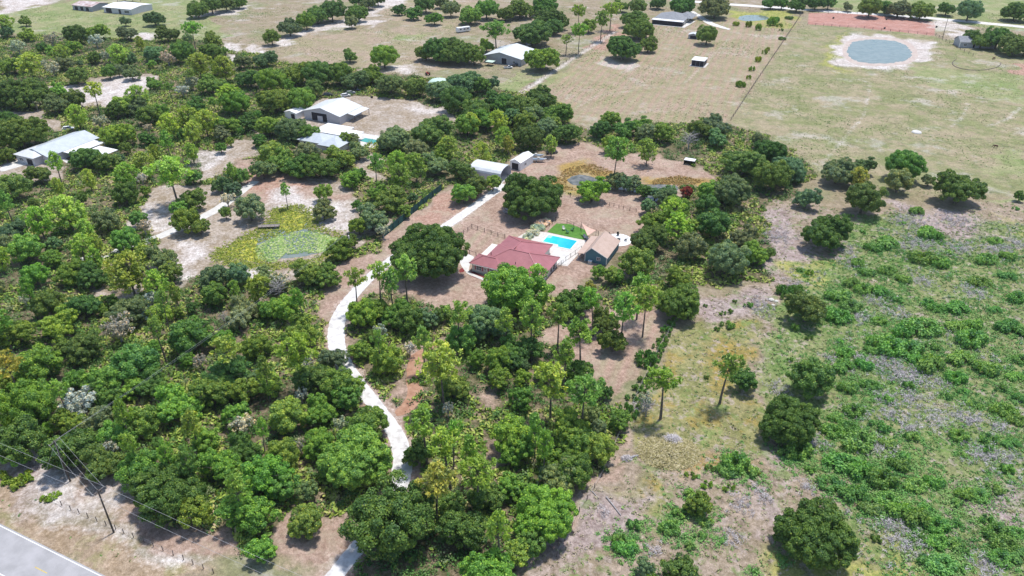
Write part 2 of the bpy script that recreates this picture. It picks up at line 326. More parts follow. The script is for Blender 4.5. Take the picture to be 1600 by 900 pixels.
def zone(name, X, Y, w=2.5):
    o = np.zeros(X.shape)
    for p in ZW[name]: o = np.maximum(o, poly_mask(X, Y, p, w))
    return o

# ------------------------------------------------------------ ground sheet
def axis(lo, hi, step, far_lo, far_hi):
    a = np.arange(lo, hi + .1, step); up = [hi]; dn = [lo]; s = step
    while up[-1] < far_hi: s *= 1.35; up.append(up[-1] + s)
    s = step
    while dn[-1] > far_lo: s *= 1.35; dn.append(dn[-1] - s)
    return np.concatenate([np.array(dn[1:])[::-1], a, np.array(up[1:])])
gx = axis(-400, 400, 1.7, -3500, 3500); gy = axis(60, 640, 1.7, -900, 5000)
X, Y = np.meshgrid(gx, gy); X = X.ravel(); Y = Y.ravel()
def warp(X, Y, amp, wl, seed):
    g = np.random.default_rng(seed); o = np.zeros((2,) + X.shape)
    for i in range(12):
        a, ph = g.uniform(0, 6.28, 2); k = 6.28 / (wl * g.uniform(.35, 1.6)); b_ = g.uniform(0, 6.28, 2)
        q = k * (X * math.cos(a) + Y * math.sin(a))
        o[0] += np.sin(q + b_[0]) / 3.5; o[1] += np.sin(q + b_[1]) / 3.5
    return X + amp * o[0], Y + amp * o[1]
XT, YT = X, Y
X, Y = warp(*warp(X, Y, 3.2, 26, 1), 1.4, 9, 2)
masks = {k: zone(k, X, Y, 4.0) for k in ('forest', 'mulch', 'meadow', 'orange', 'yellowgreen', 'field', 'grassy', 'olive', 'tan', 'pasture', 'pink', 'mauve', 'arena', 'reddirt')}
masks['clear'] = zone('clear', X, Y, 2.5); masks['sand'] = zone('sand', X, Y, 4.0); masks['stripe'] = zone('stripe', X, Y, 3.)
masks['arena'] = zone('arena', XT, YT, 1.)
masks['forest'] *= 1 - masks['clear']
for pts, hw in TRACKS: masks['sand'] = np.maximum(masks['sand'], line_mask(XT, YT, wp(pts), hw, 1.5) * (.8 if hw >= 1 else .62))
X, Y = XT, YT
DR0 = np.array([P(*q) for q in [(500, 930), (520, 905), (545, 870), (590, 820), (622, 775), (630, 735), (630, 700), (612, 665), (585, 632), (560, 600), (530, 560), (523, 520), (530, 490), (548, 465), (580, 430), (640, 385), (700, 352), (750, 316), (789, 288)]])
masks['sand'] = np.maximum(masks['sand'], line_mask(X, Y, DR0, 2.0, 1.8) * .66)
masks['mulch'] = np.maximum(masks['mulch'], line_mask(X, Y, DR0, 3.4, 1.5) * .8)
me = bpy.data.meshes.new('ground'); nx, ny = len(gx), len(gy)
co = np.stack([X, Y, np.zeros_like(X)], 1)
me.vertices.add(len(X)); me.vertices.foreach_set('co', co.astype(np.float32).ravel())
ii = (np.arange(ny - 1)[:, None] * nx + np.arange(nx - 1)[None]).ravel()
Q = np.stack([ii, ii + 1, ii + nx + 1, ii + nx], 1).astype(np.int32)
me.loops.add(Q.size); me.loops.foreach_set('vertex_index', Q.ravel()); me.polygons.add(len(Q))
me.polygons.foreach_set('loop_start', np.arange(0, Q.size, 4, dtype=np.int32)); me.polygons.foreach_set('loop_total', np.full(len(Q), 4, dtype=np.int32))
me.update(calc_edges=True)
for k, m in masks.items():
    a = me.attributes.new('z_' + k, 'FLOAT', 'POINT'); a.data.foreach_set('value', m.astype(np.float32))
gm, nt, b = new_mat('ground_cover')
big = noise(nt, .035, 5, .6); mid = noise(nt, .16, 6, .65); fine = noise(nt, 1.1, 6, .75); vfine = noise(nt, 4.5, 3, .7)
tcn = N(nt, 'ShaderNodeTexCoord')
def Zm(name, k=.9, sharp=.12, n=None):
    at = N(nt, 'ShaderNodeAttribute', attribute_name='z_' + name)
    s = math_(nt, 'MULTIPLY_ADD', math_(nt, 'SUBTRACT', n or edge, .5), k, at.outputs['Fac'])
    return math_(nt, 'MULTIPLY_ADD', math_(nt, 'SUBTRACT', s, .5), 1 / (2 * sharp), .5, True)
edge = math_(nt, 'ADD', math_(nt, 'MULTIPLY', mid, .5), math_(nt, 'MULTIPLY', fine, .5))
def mottled(c0, c1, n, lo=.38, hi=.62): return ramp(nt, n, lo, hi, (*c0, 1), (*c1, 1))
c = mixc(nt, ramp(nt, mid, .42, .6), mottled((.24, .20, .12), (.30, .25, .165), big), (.33, .265, .20))       # dry pasture
c = mixc(nt, math_(nt, 'MULTIPLY', ramp(nt, big, .5, .62), .55), c, (.17, .21, .085))
pn = noise(nt, .075, 7, .72)
c = mixc(nt, Zm('pink', .8, .4), c, mottled((.36, .28, .21), (.27, .25, .14), pn, .42, .62))
c = mixc(nt, Zm('pasture', .8, .4), c, mottled((.225, .235, .11), (.34, .285, .19), pn, .42, .58))
c = mixc(nt, math_(nt, 'MULTIPLY', Zm('pasture', .8, .4), math_(nt, 'MULTIPLY', ramp(nt, noise(nt, .21, 6, .75), .53, .64), .65)), c, (.155, .185, .085))
c = mixc(nt, Zm('meadow'), c, mottled((.20, .25, .095), (.31, .30, .165), pn, .4, .6))
c = mixc(nt, math_(nt, 'MULTIPLY', ramp(nt, noise(nt, .05, 7, .7), .56, .64), .45), c, (.50, .46, .43))
c = mixc(nt, Zm('field'), c, mottled((.25, .20, .13), (.38, .30, .245), edge, .4, .6))
c = mixc(nt, Zm('olive'), c, mottled((.20, .21, .08), (.30, .27, .13), edge, .42, .58))
c = mixc(nt, Zm('grassy'), c, mottled((.125, .215, .055), (.27, .26, .13), edge, .4, .6))
c = mixc(nt, Zm('tan'), c, mottled((.30, .22, .14), (.44, .34, .26), edge, .4, .6))
c = mixc(nt, math_(nt, 'MULTIPLY', Zm('tan'), math_(nt, 'MULTIPLY', ramp(nt, mid, .52, .62), .7)), c, (.27, .25, .11))
c = mixc(nt, Zm('mauve', 1.3, .25), c, mottled((.27, .20, .185), (.42, .35, .33), edge, .4, .6))
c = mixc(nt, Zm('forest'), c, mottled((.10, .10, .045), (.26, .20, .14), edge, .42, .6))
c = mixc(nt, Zm('clear'), c, mottled((.30, .235, .165), (.46, .40, .36), edge, .42, .62))
c = mixc(nt, Zm('mulch', .7), c, mottled((.30, .20, .15), (.44, .325, .27), edge, .38, .62))
c = mixc(nt, Zm('yellowgreen', 1.6, .3), c, mottled((.24, .28, .06), (.38, .35, .13), edge, .4, .6))
c = mixc(nt, math_(nt, 'MULTIPLY', Zm('orange', 1.9, .35), .8), c, mottled((.28, .22, .04), (.38, .23, .05), fine))
c = mixc(nt, Zm('reddirt'), c, mottled((.36, .21, .155), (.43, .29, .235), fine))
c = mixc(nt, Zm('arena', .2, .2), c, mottled((.40, .205, .165), (.45, .26, .22), mid))
c = mixc(nt, Zm('sand', 1.7, .3), c, mottled((.42, .35, .31), (.64, .60, .58), edge, .38, .62))
pw = noise(nt, .42, 6, .72); pw2 = noise(nt, .19, 6, .7)
fz = Zm('field', .3, .3)
c = mixc(nt, math_(nt, 'MULTIPLY', fz, math_(nt, 'MULTIPLY', ramp(nt, pw, .54, .6), .75)), c, (.40, .33, .29))
c = mixc(nt, math_(nt, 'MULTIPLY', fz, math_(nt, 'MULTIPLY', ramp(nt, pw2, .55, .62), .6)), c, (.15, .24, .06))
c = mixc(nt, math_(nt, 'MULTIPLY', fz, math_(nt, 'MULTIPLY', ramp(nt, noise(nt, .33, 5, .7), .57, .66), .6)), c, (.13, .105, .075))
c = mixc(nt, math_(nt, 'MULTIPLY', Zm('olive', .5), math_(nt, 'MULTIPLY', ramp(nt, noise(nt, .11, 5, .7), .55, .62), .55)), c, (.34, .24, .06))
# mowing rows
mp = N(nt, 'ShaderNodeMapping'); nt.links.new(tcn.outputs['Object'], mp.inputs[0]); mp.inputs['Rotation'].default_value = (0, 0, -GA - R_(6))
wv = N(nt, 'ShaderNodeTexWave'); wv.bands_direction = 'X'; wv.inputs['Scale'].default_value = .085; wv.inputs['Distortion'].default_value = 1.6; wv.inputs['Detail Scale'].default_value = .6
nt.links.new(mp.outputs[0], wv.inputs['Vector'])
st = math_(nt, 'MULTIPLY', Zm('stripe', .3, .4), ramp(nt, mid, .3, .7))
c = mixc(nt, math_(nt, 'MULTIPLY', st, .6), c, mixc(nt, wv.outputs['Fac'], (.40, .25, .20), (.28, .28, .15)))
c = mixc(nt, 1., c, ramp(nt, noise(nt, .3, 7, .75), .35, .65, (.84, .84, .82, 1), (1.14, 1.14, 1.14, 1)), 'MULTIPLY')
c = mixc(nt, 1., c, ramp(nt, fine, .3, .7, (.72, .72, .72, 1), (1.22, 1.22, 1.22, 1)), 'MULTIPLY')
c = mixc(nt, 1., c, ramp(nt, vfine, .3, .7, (.78, .78, .78, 1), (1.2, 1.2, 1.2, 1)), 'MULTIPLY')
lit = noise(nt, 2.3, 2, .9)
c = mixc(nt, math_(nt, 'MULTIPLY', Zm('mulch', .7), math_(nt, 'MULTIPLY', ramp(nt, noise(nt, .12, 7, .75), .5, .62), .5)), c, mixc(nt, lit, (.50, .42, .37), (.30, .27, .14)))
nt.links.new(c, b.inputs['Base Color']); b.inputs['Roughness'].default_value = .95; b.inputs['Specular IOR Level'].default_value = .1
bp = N(nt, 'ShaderNodeBump'); bp.inputs['Strength'].default_value = .9; bp.inputs['Distance'].default_value = .35
nt.links.new(fine, bp.inputs['Height']); nt.links.new(bp.outputs[0], b.inputs['Normal'])
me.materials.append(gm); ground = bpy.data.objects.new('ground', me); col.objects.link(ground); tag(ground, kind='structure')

# ------------------------------------------------------------ roads, drives, water
def strip(name, pts, width, mat, z, step=2.0, jit=0., kerb=0, label=None):
    """ribbon along a polyline in metres; widths may vary; edges ragged by jit"""
    pts = np.array(pts, float); seg = np.hypot(*np.diff(pts, axis=0).T); s = np.r_[0, seg.cumsum()]
    n = max(2, int(s[-1] / step)); t = np.linspace(0, s[-1], n)
    x = np.interp(t, s, pts[:, 0]); y = np.interp(t, s, pts[:, 1])
    k = max(1, int(6 / step))
    if n > 4 * k and len(pts) > 2:
        ker = np.ones(2 * k + 1) / (2 * k + 1)
        x = np.r_[x[:k], np.convolve(x, ker, 'valid'), x[-k:]]; y = np.r_[y[:k], np.convolve(y, ker, 'valid'), y[-k:]]
    dx = np.gradient(x); dy = np.gradient(y); L = np.hypot(dx, dy); nx_, ny_ = -dy / L, dx / L
    wd = np.interp(t, s, width) if hasattr(width, '__len__') else np.full(n, width)
    h1 = wd / 2 + rng.normal(0, jit, n); h2 = wd / 2 + rng.normal(0, jit, n)
    v = []; 
    for i in range(n):
        v += [(x[i] + nx_[i] * h1[i], y[i] + ny_[i] * h1[i], z), (x[i] - nx_[i] * h2[i], y[i] - ny_[i] * h2[i], z)]
    f = [(2 * i, 2 * i + 1, 2 * i + 3, 2 * i + 2) for i in range(n - 1)]
    m = MB().add(v, f)
    o = m.build(name, mat); return tag(o, kind='structure')
def sheet(name, pts_px, mat, z, ragged=0., world=None, smooth=2):
    p = wp(pts_px) if world is None else np.array(world, float)
    for _ in range(smooth):
        q = []
        for i in range(len(p)):
            a, b_ = p[i], p[(i + 1) % len(p)]; q += [a * .75 + b_ * .25, a * .25 + b_ * .75]
        p = np.array(q)
    if ragged:
        q = []
        for i in range(len(p)):
            a, b_ = p[i], p[(i + 1) % len(p)]; k = max(1, int(np.hypot(*(b_ - a)) / 1.2))
            for j in range(k): q.append(a + (b_ - a) * j / k + rng.normal(0, ragged, 2))
        p = np.array(q)
    m = MB(); m.poly([(x, y, z) for x, y in p]); return tag(m.build(name, mat), kind='structure')
RD = R_(0)
def Wl(e0, n0, e1, n1): return [W(e0, n0), W(e1, n1)]
strip('road', Wl(-700, 44.9, 60, 44.9), 7.6, M['asphalt'], .03, 4)
strip('road_edge_line', Wl(-700, 48.35, 60, 48.35), .16, M['white'], .036, 4)
strip('road_edge_line', Wl(-700, 41.45, 60, 41.45), .16, M['white'], .036, 4)
for i in range(-5, 12): 
    strip('road_centre_line', Wl(-110.6 - i * 12.2, 44.9, -107.6 - i * 12.2, 44.9), .14, M['yellow'], .036, 1)
# the white gravel drive that winds in from the road, past the oak, to the metal barn
DR = [EN(500, 930), EN(520, 905), EN(545, 870), EN(590, 820), EN(622, 775), EN(630, 735), EN(630, 700), EN(612, 665), EN(585, 632), EN(560, 600), EN(530, 560), EN(523, 520), EN(530, 490), EN(548, 465), EN(580, 430), EN(640, 385), EN(700, 352), EN(750, 316), EN(789, 288)]
DRW = [W(*p) for p in DR]
strip('driveway', DRW, [3.8, 3.2, 3.0, 3.0, 3.2, 4.0, 3.6, 3.3, 3.2, 3.4, 4.0, 4.2, 3.8, 3.4, 3.4, 3.4, 3.4, 3.4, 3.4], M['gravel'], .03, .7, .06)
sheet('house_drive', [(716, 398), (730, 396), (744, 403), (735, 410), (732, 425), (726, 424), (718, 410)], M['concrete'], .045, .03, smooth=1)
strip('front_walk', [P(728, 420), P(732, 427), P(757, 437), P(775, 444)], 1.1, M['concrete'], .056, 1)
strip('neighbour_drive', [P(120, 408), P(170, 398), P(240, 374), P(290, 352), P(345, 325), P(375, 300), P(400, 283)], [4, 4, 3.6, 3.6, 3.6, 3.4, 3], M['concrete'], .03, 2, .12)
strip('farm_drive', [P(1078, 18), P(1095, 27), P(1112, 38), P(1140, 46)], [6, 4, 5, 3], M['limeroad'], .03, 2, .2)
strip('lime_road', [P(950, -12), P(1100, 4), P(1300, 18), P(1450, 28), P(1600, 42), P(1750, 58)], 7, M['limeroad'], .03, 4, .2)
sheet('sandy_trail', [(652, 548), (700, 528), (703, 538), (662, 558), (652, 590), (664, 618), (650, 640), (622, 652), (614, 645), (640, 618), (634, 590), (638, 560)], two('trail_litter', (.30, .16, .1), (.42, .25, .17), .8, .95), .02, .15)
sheet('pond_water', [(1326, 71), (1333, 64), (1370, 61), (1406, 65), (1423, 76), (1425, 89), (1411, 97), (1370, 100), (1334, 96), (1323, 84)], M['pond'], .02, .45)
sheet('pond_mud_rim', [(1319, 68), (1330, 61), (1370, 57), (1412, 61), (1433, 75), (1435, 92), (1417, 101), (1370, 104), (1328, 100), (1315, 84)], two('pond_mud', (.40, .31, .27), (.5, .43, .38), .5, .8), .012, .2)
sheet('small_pond_water', [(884, 284), (893, 275), (912, 272), (935, 280), (980, 288), (1015, 288), (1060, 288), (1058, 302), (1032, 316), (1012, 314), (1000, 300), (950, 294), (905, 291)], M['mudpond'], .02, .2)
sheet('far_pond_water', [(1150, 28), (1165, 23), (1195, 24), (1205, 30), (1180, 33), (1160, 33)], M['pond'], .02, .2)
sheet('lily_pond_water', [(348, 394), (385, 378), (430, 358), (436, 338), (462, 332), (478, 342), (482, 355), (502, 363), (524, 371), (514, 390), (475, 402), (430, 404), (400, 408), (362, 403)], M['pond'], .02, .2)
sheet('pond_algae', [(341, 393), (385, 373), (405, 374), (398, 388), (412, 400), (408, 414), (372, 404), (345, 398)], M['algae'], .05, .25)
sheet('pond_algae', [(425, 338), (440, 330), (462, 328), (480, 340), (476, 352), (468, 362), (440, 362), (432, 352)], M['algae'], .05, .25)
# lily pads
def scatter_in(polys, n, g):
    out = []
    for p in polys:
        lo, hi = p.min(0), p.max(0); q = g.uniform(lo, hi, (n * 3, 2)); m = poly_mask(q[:, 0], q[:, 1], p, .3) > .5; out.append(q[m][:n])
    return np.concatenate(out)
lp = scatter_in([wp([(398, 388), (425, 372), (442, 368), (448, 395), (430, 410), (405, 408)]), wp([(498, 366), (528, 372), (518, 394), (496, 396)]), wp([(430, 365), (500, 360), (500, 395), (440, 398)])], 1100, rng)
n = len(lp); ang = np.linspace(0, 2 * math.pi, 6, endpoint=False)[None]; r_ = rng.uniform(.12, .34, n)[:, None]
V = np.stack([lp[:, :1] + r_ * np.cos(ang), lp[:, 1:] + r_ * np.sin(ang), np.repeat(rng.uniform(.07, .16, n)[:, None], 6, 1)], 2).reshape(-1, 3)
o = mesh_np('water_lilies', V, 6, M['lilies'], rng.uniform(0, 1, n)); tag(o, 'pale green lily pads floating on the grey pond', 'water lilies', kind='stuff')

# ------------------------------------------------------------ buildings (axes follow the survey grid: local x = east side, y = away)
def BG(e, n, z=0): x, y = W(e, n); return (x, y, z)
def gable(root, x0, x1, y0, y1, eave, ridge, rax, wall, roof, over=.4, th=.12, rpos=.5, open_=(), name_roof='roof'):
    """walls with gable ends (part) and a two-slope roof with thickness (part). rax: ridge direction"""
    w = MB()
    if rax == 'y':
        rx = x0 + (x1 - x0) * rpos
        for y in (y0, y1): w.poly([(x0, y, 0), (x1, y, 0), (x1, y, eave), (rx, y, ridge - .05), (x0, y, eave)])
        w.poly([(x0, y0, 0), (x0, y1, 0), (x0, y1, eave), (x0, y0, eave)]); w.poly([(x1, y0, 0), (x1, y1, 0), (x1, y1, eave), (x1, y0, eave)])
        sl = (ridge - eave) / (rx - x0); sr = (ridge - eave) / (x1 - rx)
        prof = [(x0 - over, eave - over * sl), (rx, ridge), (x1 + over, eave - over * sr)]
        r = MB(); a, b_ = y0 - over, y1 + over
        v = []
        for y in (a, b_): v += [(x, y, z) for x, z in prof] + [(x, y, z + th) for x, z in prof]
        r.add(v, [(0, 1, 7, 6), (1, 2, 8, 7), (3, 9, 10, 4), (4, 10, 11, 5), (0, 3, 4, 1), (1, 4, 5, 2), (6, 7, 10, 9), (7, 8, 11, 10), (0, 6, 9, 3), (2, 5, 11, 8)])
    else:
        ry = y0 + (y1 - y0) * rpos
        for x in (x0, x1): w.poly([(x, y0, 0), (x, y1, 0), (x, y1, eave), (x, ry, ridge - .05), (x, y0, eave)])
        w.poly([(x0, y0, 0), (x1, y0, 0), (x1, y0, eave), (x0, y0, eave)]); w.poly([(x0, y1, 0), (x1, y1, 0), (x1, y1, eave), (x0, y1, eave)])
        sl = (ridge - eave) / (ry - y0); sr = (ridge - eave) / (y1 - ry)
        prof = [(y0 - over, eave - over * sl), (ry, ridge), (y1 + over, eave - over * sr)]
        r = MB(); a, b_ = x0 - over, x1 + over; v = []
        for x in (a, b_): v += [(x, y, z) for y, z in prof] + [(x, y, z + th) for y, z in prof]
        r.add(v, [(0, 1, 7, 6), (1, 2, 8, 7), (3, 9, 10, 4), (4, 10, 11, 5), (0, 3, 4, 1), (1, 4, 5, 2), (6, 7, 10, 9), (7, 8, 11, 10), (0, 6, 9, 3), (2, 5, 11, 8)])
    return w.build('wall', wall, root), r.build(name_roof, roof, root)
def hip(mb, x0, x1, y0, y1, z, rise, gable_end=()):
    w = min(x1 - x0, y1 - y0) / 2
    if x1 - x0 >= y1 - y0: A, B = (x0 + w, (y0 + y1) / 2, z + rise), (x1 - w, (y0 + y1) / 2, z + rise); 
    else: A, B = ((x0 + x1) / 2, y0 + w, z + rise), ((x0 + x1) / 2, y1 - w, z + rise)
    c = [(x0, y0, z), (x1, y0, z), (x1, y1, z), (x0, y1, z)]
    lo = [(p[0], p[1], z - .15) for p in c]
    v = c + [A, B] + lo
    f = [(0, 1, 5, 4), (1, 2, 5), (2, 3, 4, 5), (3, 0, 4)] if x1 - x0 >= y1 - y0 else [(0, 1, 4), (1, 2, 5, 4), (2, 3, 5), (3, 0, 4, 5)]
    mb.add(v, f + [(0, 6, 7, 1), (1, 7, 8, 2), (2, 8, 9, 3), (3, 9, 6, 0), (6, 9, 8, 7)]); return A, B
def opening(root, name, x0, x1, z0, z1, face, at, mat='dark', frame=True, fm='white', shutters=False):
    """window / door: proud frame with its pane as sub-part. face in s,n (y const) or w,e (x const)"""
    d = -1 if face in 'sw' else 1
    f = MB(); t = .1
    def bx(mb, a0, a1, b0, b1, p, q):
        p, q = at + d * p, at + d * q
        if face in 'sn': mb.box(a0, a1, min(p, q), max(p, q), b0, b1)
        else: mb.box(min(p, q), max(p, q), a0, a1, b0, b1)
    bx(f, x0 - t, x1 + t, z1, z1 + t, 0, .08); bx(f, x0 - t, x1 + t, z0 - t, z0, 0, .08)
    bx(f, x0 - t, x0, z0, z1, 0, .08); bx(f, x1, x1 + t, z0, z1, 0, .08)
    if name == 'window': bx(f, (x0 + x1) / 2 - .03, (x0 + x1) / 2 + .03, z0, z1, 0, .065); bx(f, x0, x1, (z0 + z1) / 2 - .03, (z0 + z1) / 2 + .03, 0, .062)
    fo = f.build(name, M[fm], root)
    g = MB(); bx(g, x0, x1, z0, z1, .004, .04); g.build('pane' if name == 'window' else 'panel', M['glass' if name == 'window' else mat], fo)
    if shutters:
        for a in (x0 - t - .45, x1 + t): s = MB(); bx(s, a, a + .45, z0 - .05, z1 + .05, .003, .07); s.build('shutter', M['shutter'], root)
# --- main house
h = thing('house', 'cream house with red hipped metal roof and white chimney beside the turquoise pool', 'house', BG(-80, 173), GA)
wl = MB(); wl.box(-10.3, 10.3, -6.6, 6.2, 0, 2.75); wl.box(-7.4, 5.6, 6.2, 12.2, 0, 2.74); wl.build('wall', M['cream'], h)
rf = MB(); hip(rf, -8.4, 11, -6.6, 6.8, 2.8, 3.0); hip(rf, -8.0, 6.2, -4.2, 12.9, 2.81, 2.85); hip(rf, -11, -1, -7.1, -1.0, 2.79, 1.5); 
ro = rf.build('roof', M['red_roof'], h)
cp_ = MB(); 
def cap(a, b_, r=.14): cp_.tube([a, b_], r, 4)
for q in (((-8.4, -6.6, 2.8), (-1.7, .1, 5.82)), ((-1.7, .1, 5.82), (4.3, .1, 5.82)), ((4.3, .1, 5.82), (11, -6.6, 2.8)), ((4.3, .1, 5.82), (11, 6.8, 2.8)), ((-.9, 5.8, 5.68), (-8, 12.9, 2.82)), ((-.9, 5.8, 5.68), (6.2, 12.9, 2.82)), ((-.9, 5.8, 5.68), (-.9, .2, 5.7)), ((-11, -7.1, 2.8), (-7.95, -4.05, 4.31)), ((-7.95, -4.05, 4.31), (-4.1, -4.05, 4.31)), ((-11, -1.0, 2.8), (-7.95, -4.05, 4.31))): cap(*q)
cp_.build('ridge_cap', two('ridge_metal', (.38, .15, .16), (.44, .19, .2), 1, .45), ro)
ch = MB(); ch.box(8.6, 9.8, -5.9, -4.9, 2.5, 6.0); ch.box(8.5, 9.9, -6.0, -4.8, 6.0, 6.2); co_ = ch.build('chimney', M['white'], ro)
c2 = MB(); c2.box(8.8, 9.6, -5.7, -5.1, 6.2, 6.35); c2.build('flue', M['black'], co_)
for x_, y_, z_ in ((-6.8, -1.5, 3.4), (2, -4, 3.6)): vp = MB(); vp.tube([(x_, y_, z_), (x_, y_, z_ + 1)], .11); vp.build('vent_pipe', M['post'], ro)
opening(h, 'window', -8.9, -7.3, .9, 2.1, 's', -6.6, shutters=True); opening(h, 'window', -4.8, -3.2, .9, 2.1, 's', -6.6, shutters=True)
opening(h, 'window', -6.4, -5.8, 1.3, 1.9, 's', -6.6); opening(h, 'window', 1.5, 3.1, .9, 2.1, 's', -6.6, shutters=True)
opening(h, 'window', -3, -1.8, .8, 2.0, 'e', 10.3); opening(h, 'window', 1.2, 2.6, .4, 2.2, 'e', 10.3); opening(h, 'door', 3.4, 4.5, .1, 2.2, 'e', 10.3)
opening(h, 'window', -6.2, -3.2, .5, 2.2, 'n', 12.2); opening(h, 'door', 2.5, 4.4, .1, 2.2, 'n', 12.2); opening(h, 'window', 7, 8.4, .9, 2.1, 'n', 6.2)
gt = MB(); gt.box(-10.3, 10.3, -7.2, -7.08, 2.55, 2.68); gt.build('gutter', M['white'], h)
# planting bed, mulch ring
sheet('planting_bed', [(731, 424), (738, 424), (760, 434), (758, 439), (735, 431)], M['mulch'], .02, .1)
tag(sheet('mulch_ring', [(717, 422), (722, 418.5), (726, 420), (725, 425), (719, 426)], M['mulch'], .02, .1), kind='structure')
# --- pool, deck, lawn
D = 'structure'
tag(MB().slab([W(e, n) for e, n in [(-86, 181), (-88, 188), (-86, 196.6), (-80.2, 197.6), (-67.5, 197.6), (-66.6, 188.2), (-66.9, 180.4), (-74.2, 179.3), (-74.2, 185.4), (-86, 185.6)]], 0, .10).build('pool_deck', M['deck']), kind=D)
tag(MB().slab([W(e, n) for e, n in [(-73.6, 180.2), (-67.4, 181.0), (-69.3, 188.2), (-74.0, 187.8)]], .104, .16).build('patio_slab', M['concrete']), kind=D)
p = thing('swimming_pool', 'bright turquoise swimming pool with a corner step set in pale deck', 'swimming pool', BG(-74.8, 193.2, .1), GA)
PO = [(-4.4, 2.9), (4.9, 2.9), (4.9, -3.0), (1.0, -3.0), (.6, -1.9), (-4.4, -1.9)]
MB().slab(PO, .005, .055).build('water', M['poolwater'], p)
cpg = MB()
for i in range(len(PO)):
    (a, b_), (c_, d_) = PO[i], PO[(i + 1) % len(PO)]; L = math.hypot(c_ - a, d_ - b_); ux, uy = (c_ - a) / L, (d_ - b_) / L; nx_, ny_ = -uy, ux
    cpg.slab([(a - ux * .0, b_ - uy * .0), (c_, d_), (c_ + nx_ * .35, d_ + ny_ * .35), (a + nx_ * .35, b_ + ny_ * .35)], .003 + .002 * i, .09 + .002 * i)
cpg.build('coping', M['white'], p)
st_ = MB(); st_.slab([(-4.3, 1.2), (-3.1, 1.2), (-3.1, 2.8), (-4.3, 2.8)], .056, .062); st_.build('step', two('pool_step', (.3, .62, .7), (.36, .7, .78), 2, .4), p)
tag(MB().slab([W(e, n) for e, n in [(-80.6, 198.0), (-80.2, 204.8), (-76, 206.2), (-68.6, 203.6), (-67.4, 198.4), (-70.4, 197.7)]], .0, .06).build('lawn', M['lawn']), kind=D)
def chair(name, label, px, rz, mat, group, sc_=1.):
    x, y = P(*px); t = thing(name, label, 'chair', (x, y, .1), rz, group)
    m = MB(); m.box(-.3, .3, -.3, .3, .35, .42); m.build('seat', M[mat], t)
    m = MB(); m.add([(-.3, .28, .4), (.3, .28, .4), (.3, .5, 1.0), (-.3, .5, 1.0), (-.3, .34, .4), (.3, .34, .4), (.3, .56, 1.0), (-.3, .56, 1.0)], [(0, 1, 2, 3), (4, 7, 6, 5), (3, 2, 6, 7), (0, 3, 7, 4), (1, 5, 6, 2), (0, 4, 5, 1)]); m.build('backrest', M[mat], t)
    for a in (-.27, .22):
        for b_ in (-.28, .25): MB().box(a, a + .05, b_, b_ + .05, 0, .35).build('leg', M['black'], t)
    for a in (-.34, .28): MB().box(a, a + .06, -.3, .4, .58, .62).build('armrest', M[mat], t)
    t.scale = (sc_,) * 3; return t
M['lawngreen'] = two('green_plastic', (.03, .12, .07), (.05, .17, .1), 2, .5)
chair('garden_chair', 'pale garden chair on the lawn, the left one of the three', (881, 360), .4, 'stone', 'chairs on the lawn', 1.2)
chair('garden_chair', 'dark green garden chair on the lawn, lowest of the three', (887, 364.5), 1.2, 'lawngreen', 'chairs on the lawn', 1.2)
chair('garden_chair', 'dark green garden chair on the lawn, the right one of the three', (894, 360.5), -2.2, 'lawngreen', 'chairs on the lawn', 1.2)
# fire circle
x, y = P(966, 375); fc = MB(); ng = 40
fc.slab([(x + 4.1 * math.cos(2 * math.pi * i / ng), y + 4.1 * math.sin(2 * math.pi * i / ng)) for i in range(ng)], 0, .08); tag(fc.build('round_patio', M['white']), kind=D)
fp = thing('fire_pit', 'dark round fire pit in the middle of the white round patio', 'fire pit', (x + .1, y - .2, .08))
m = MB(); m.tube([(0, 0, 0), (0, 0, .35), (0, 0, .45)], [.3, .55, .6], 12); m.build('bowl', M['black'], fp)
for i in range(3): a = i * 2.1; MB().tube([(math.cos(a) * .3, math.sin(a) * .3, .2), (math.cos(a) * .55, math.sin(a) * .55, 0)], .03, 5).build('leg', M['black'], fp)
for (dx, dy, rz, w_) in ((-2.6, .9, 1.2, 'leftmost'), (.2, 2.7, 0, 'the farthest from the pool deck'), (2.1, -.6, -1.8, 'rightmost'), (-2.2, 2.2, .7, 'between the leftmost and the farthest')):
    t = chair('patio_chair', f'black slatted chair around the fire pit, {w_}', (966, 375), rz, 'black', 'chairs around the fire pit', 1.1); t.location = (x + dx, y + dy, .08)
# --- shade sail
sl_ = thing('shade_sail', 'tan triangular shade sail on posts over loungers beside the green lawn', 'shade sail', (*W(-68, 199.5), 0), GA)
m = MB(); A, B, C_ = Vector((-2.8, 2.4, 3.4)), Vector((2.6, .6, 2.9)), Vector((1.2, -3.0, 2.3)); nsd = 6; vv = {}; L_ = []
for i in range(nsd + 1):
    for j in range(nsd + 1 - i):
        a, b_ = i / nsd, j / nsd; c_ = 1 - a - b_; q = A * a + B * b_ + C_ * c_; q = q.lerp((A + B + C_) / 3, .55 * (a * b_ + b_ * c_ + c_ * a)) + Vector((0, 0, -.8 * (a * b_ + b_ * c_ + c_ * a))); vv[i, j] = len(L_); L_.append(q)
F_ = [(vv[i, j], vv[i + 1, j], vv[i, j + 1]) for i in range(nsd) for j in range(nsd - i)] + [(vv[i + 1, j], vv[i + 1, j + 1], vv[i, j + 1]) for i in range(nsd) for j in range(nsd - i - 1)]
nL = len(L_); m.add(L_ + [q + Vector((0, 0, .03)) for q in L_], F_ + [tuple(k + nL for k in f[::-1]) for f in F_]); m.build('cloth', M['sail'], sl_)
for q in (A, B, C_): MB().tube([(q.x, q.y, 0), (q.x, q.y, q.z + .3)], .06, 6).build('post', M['post'], sl_)
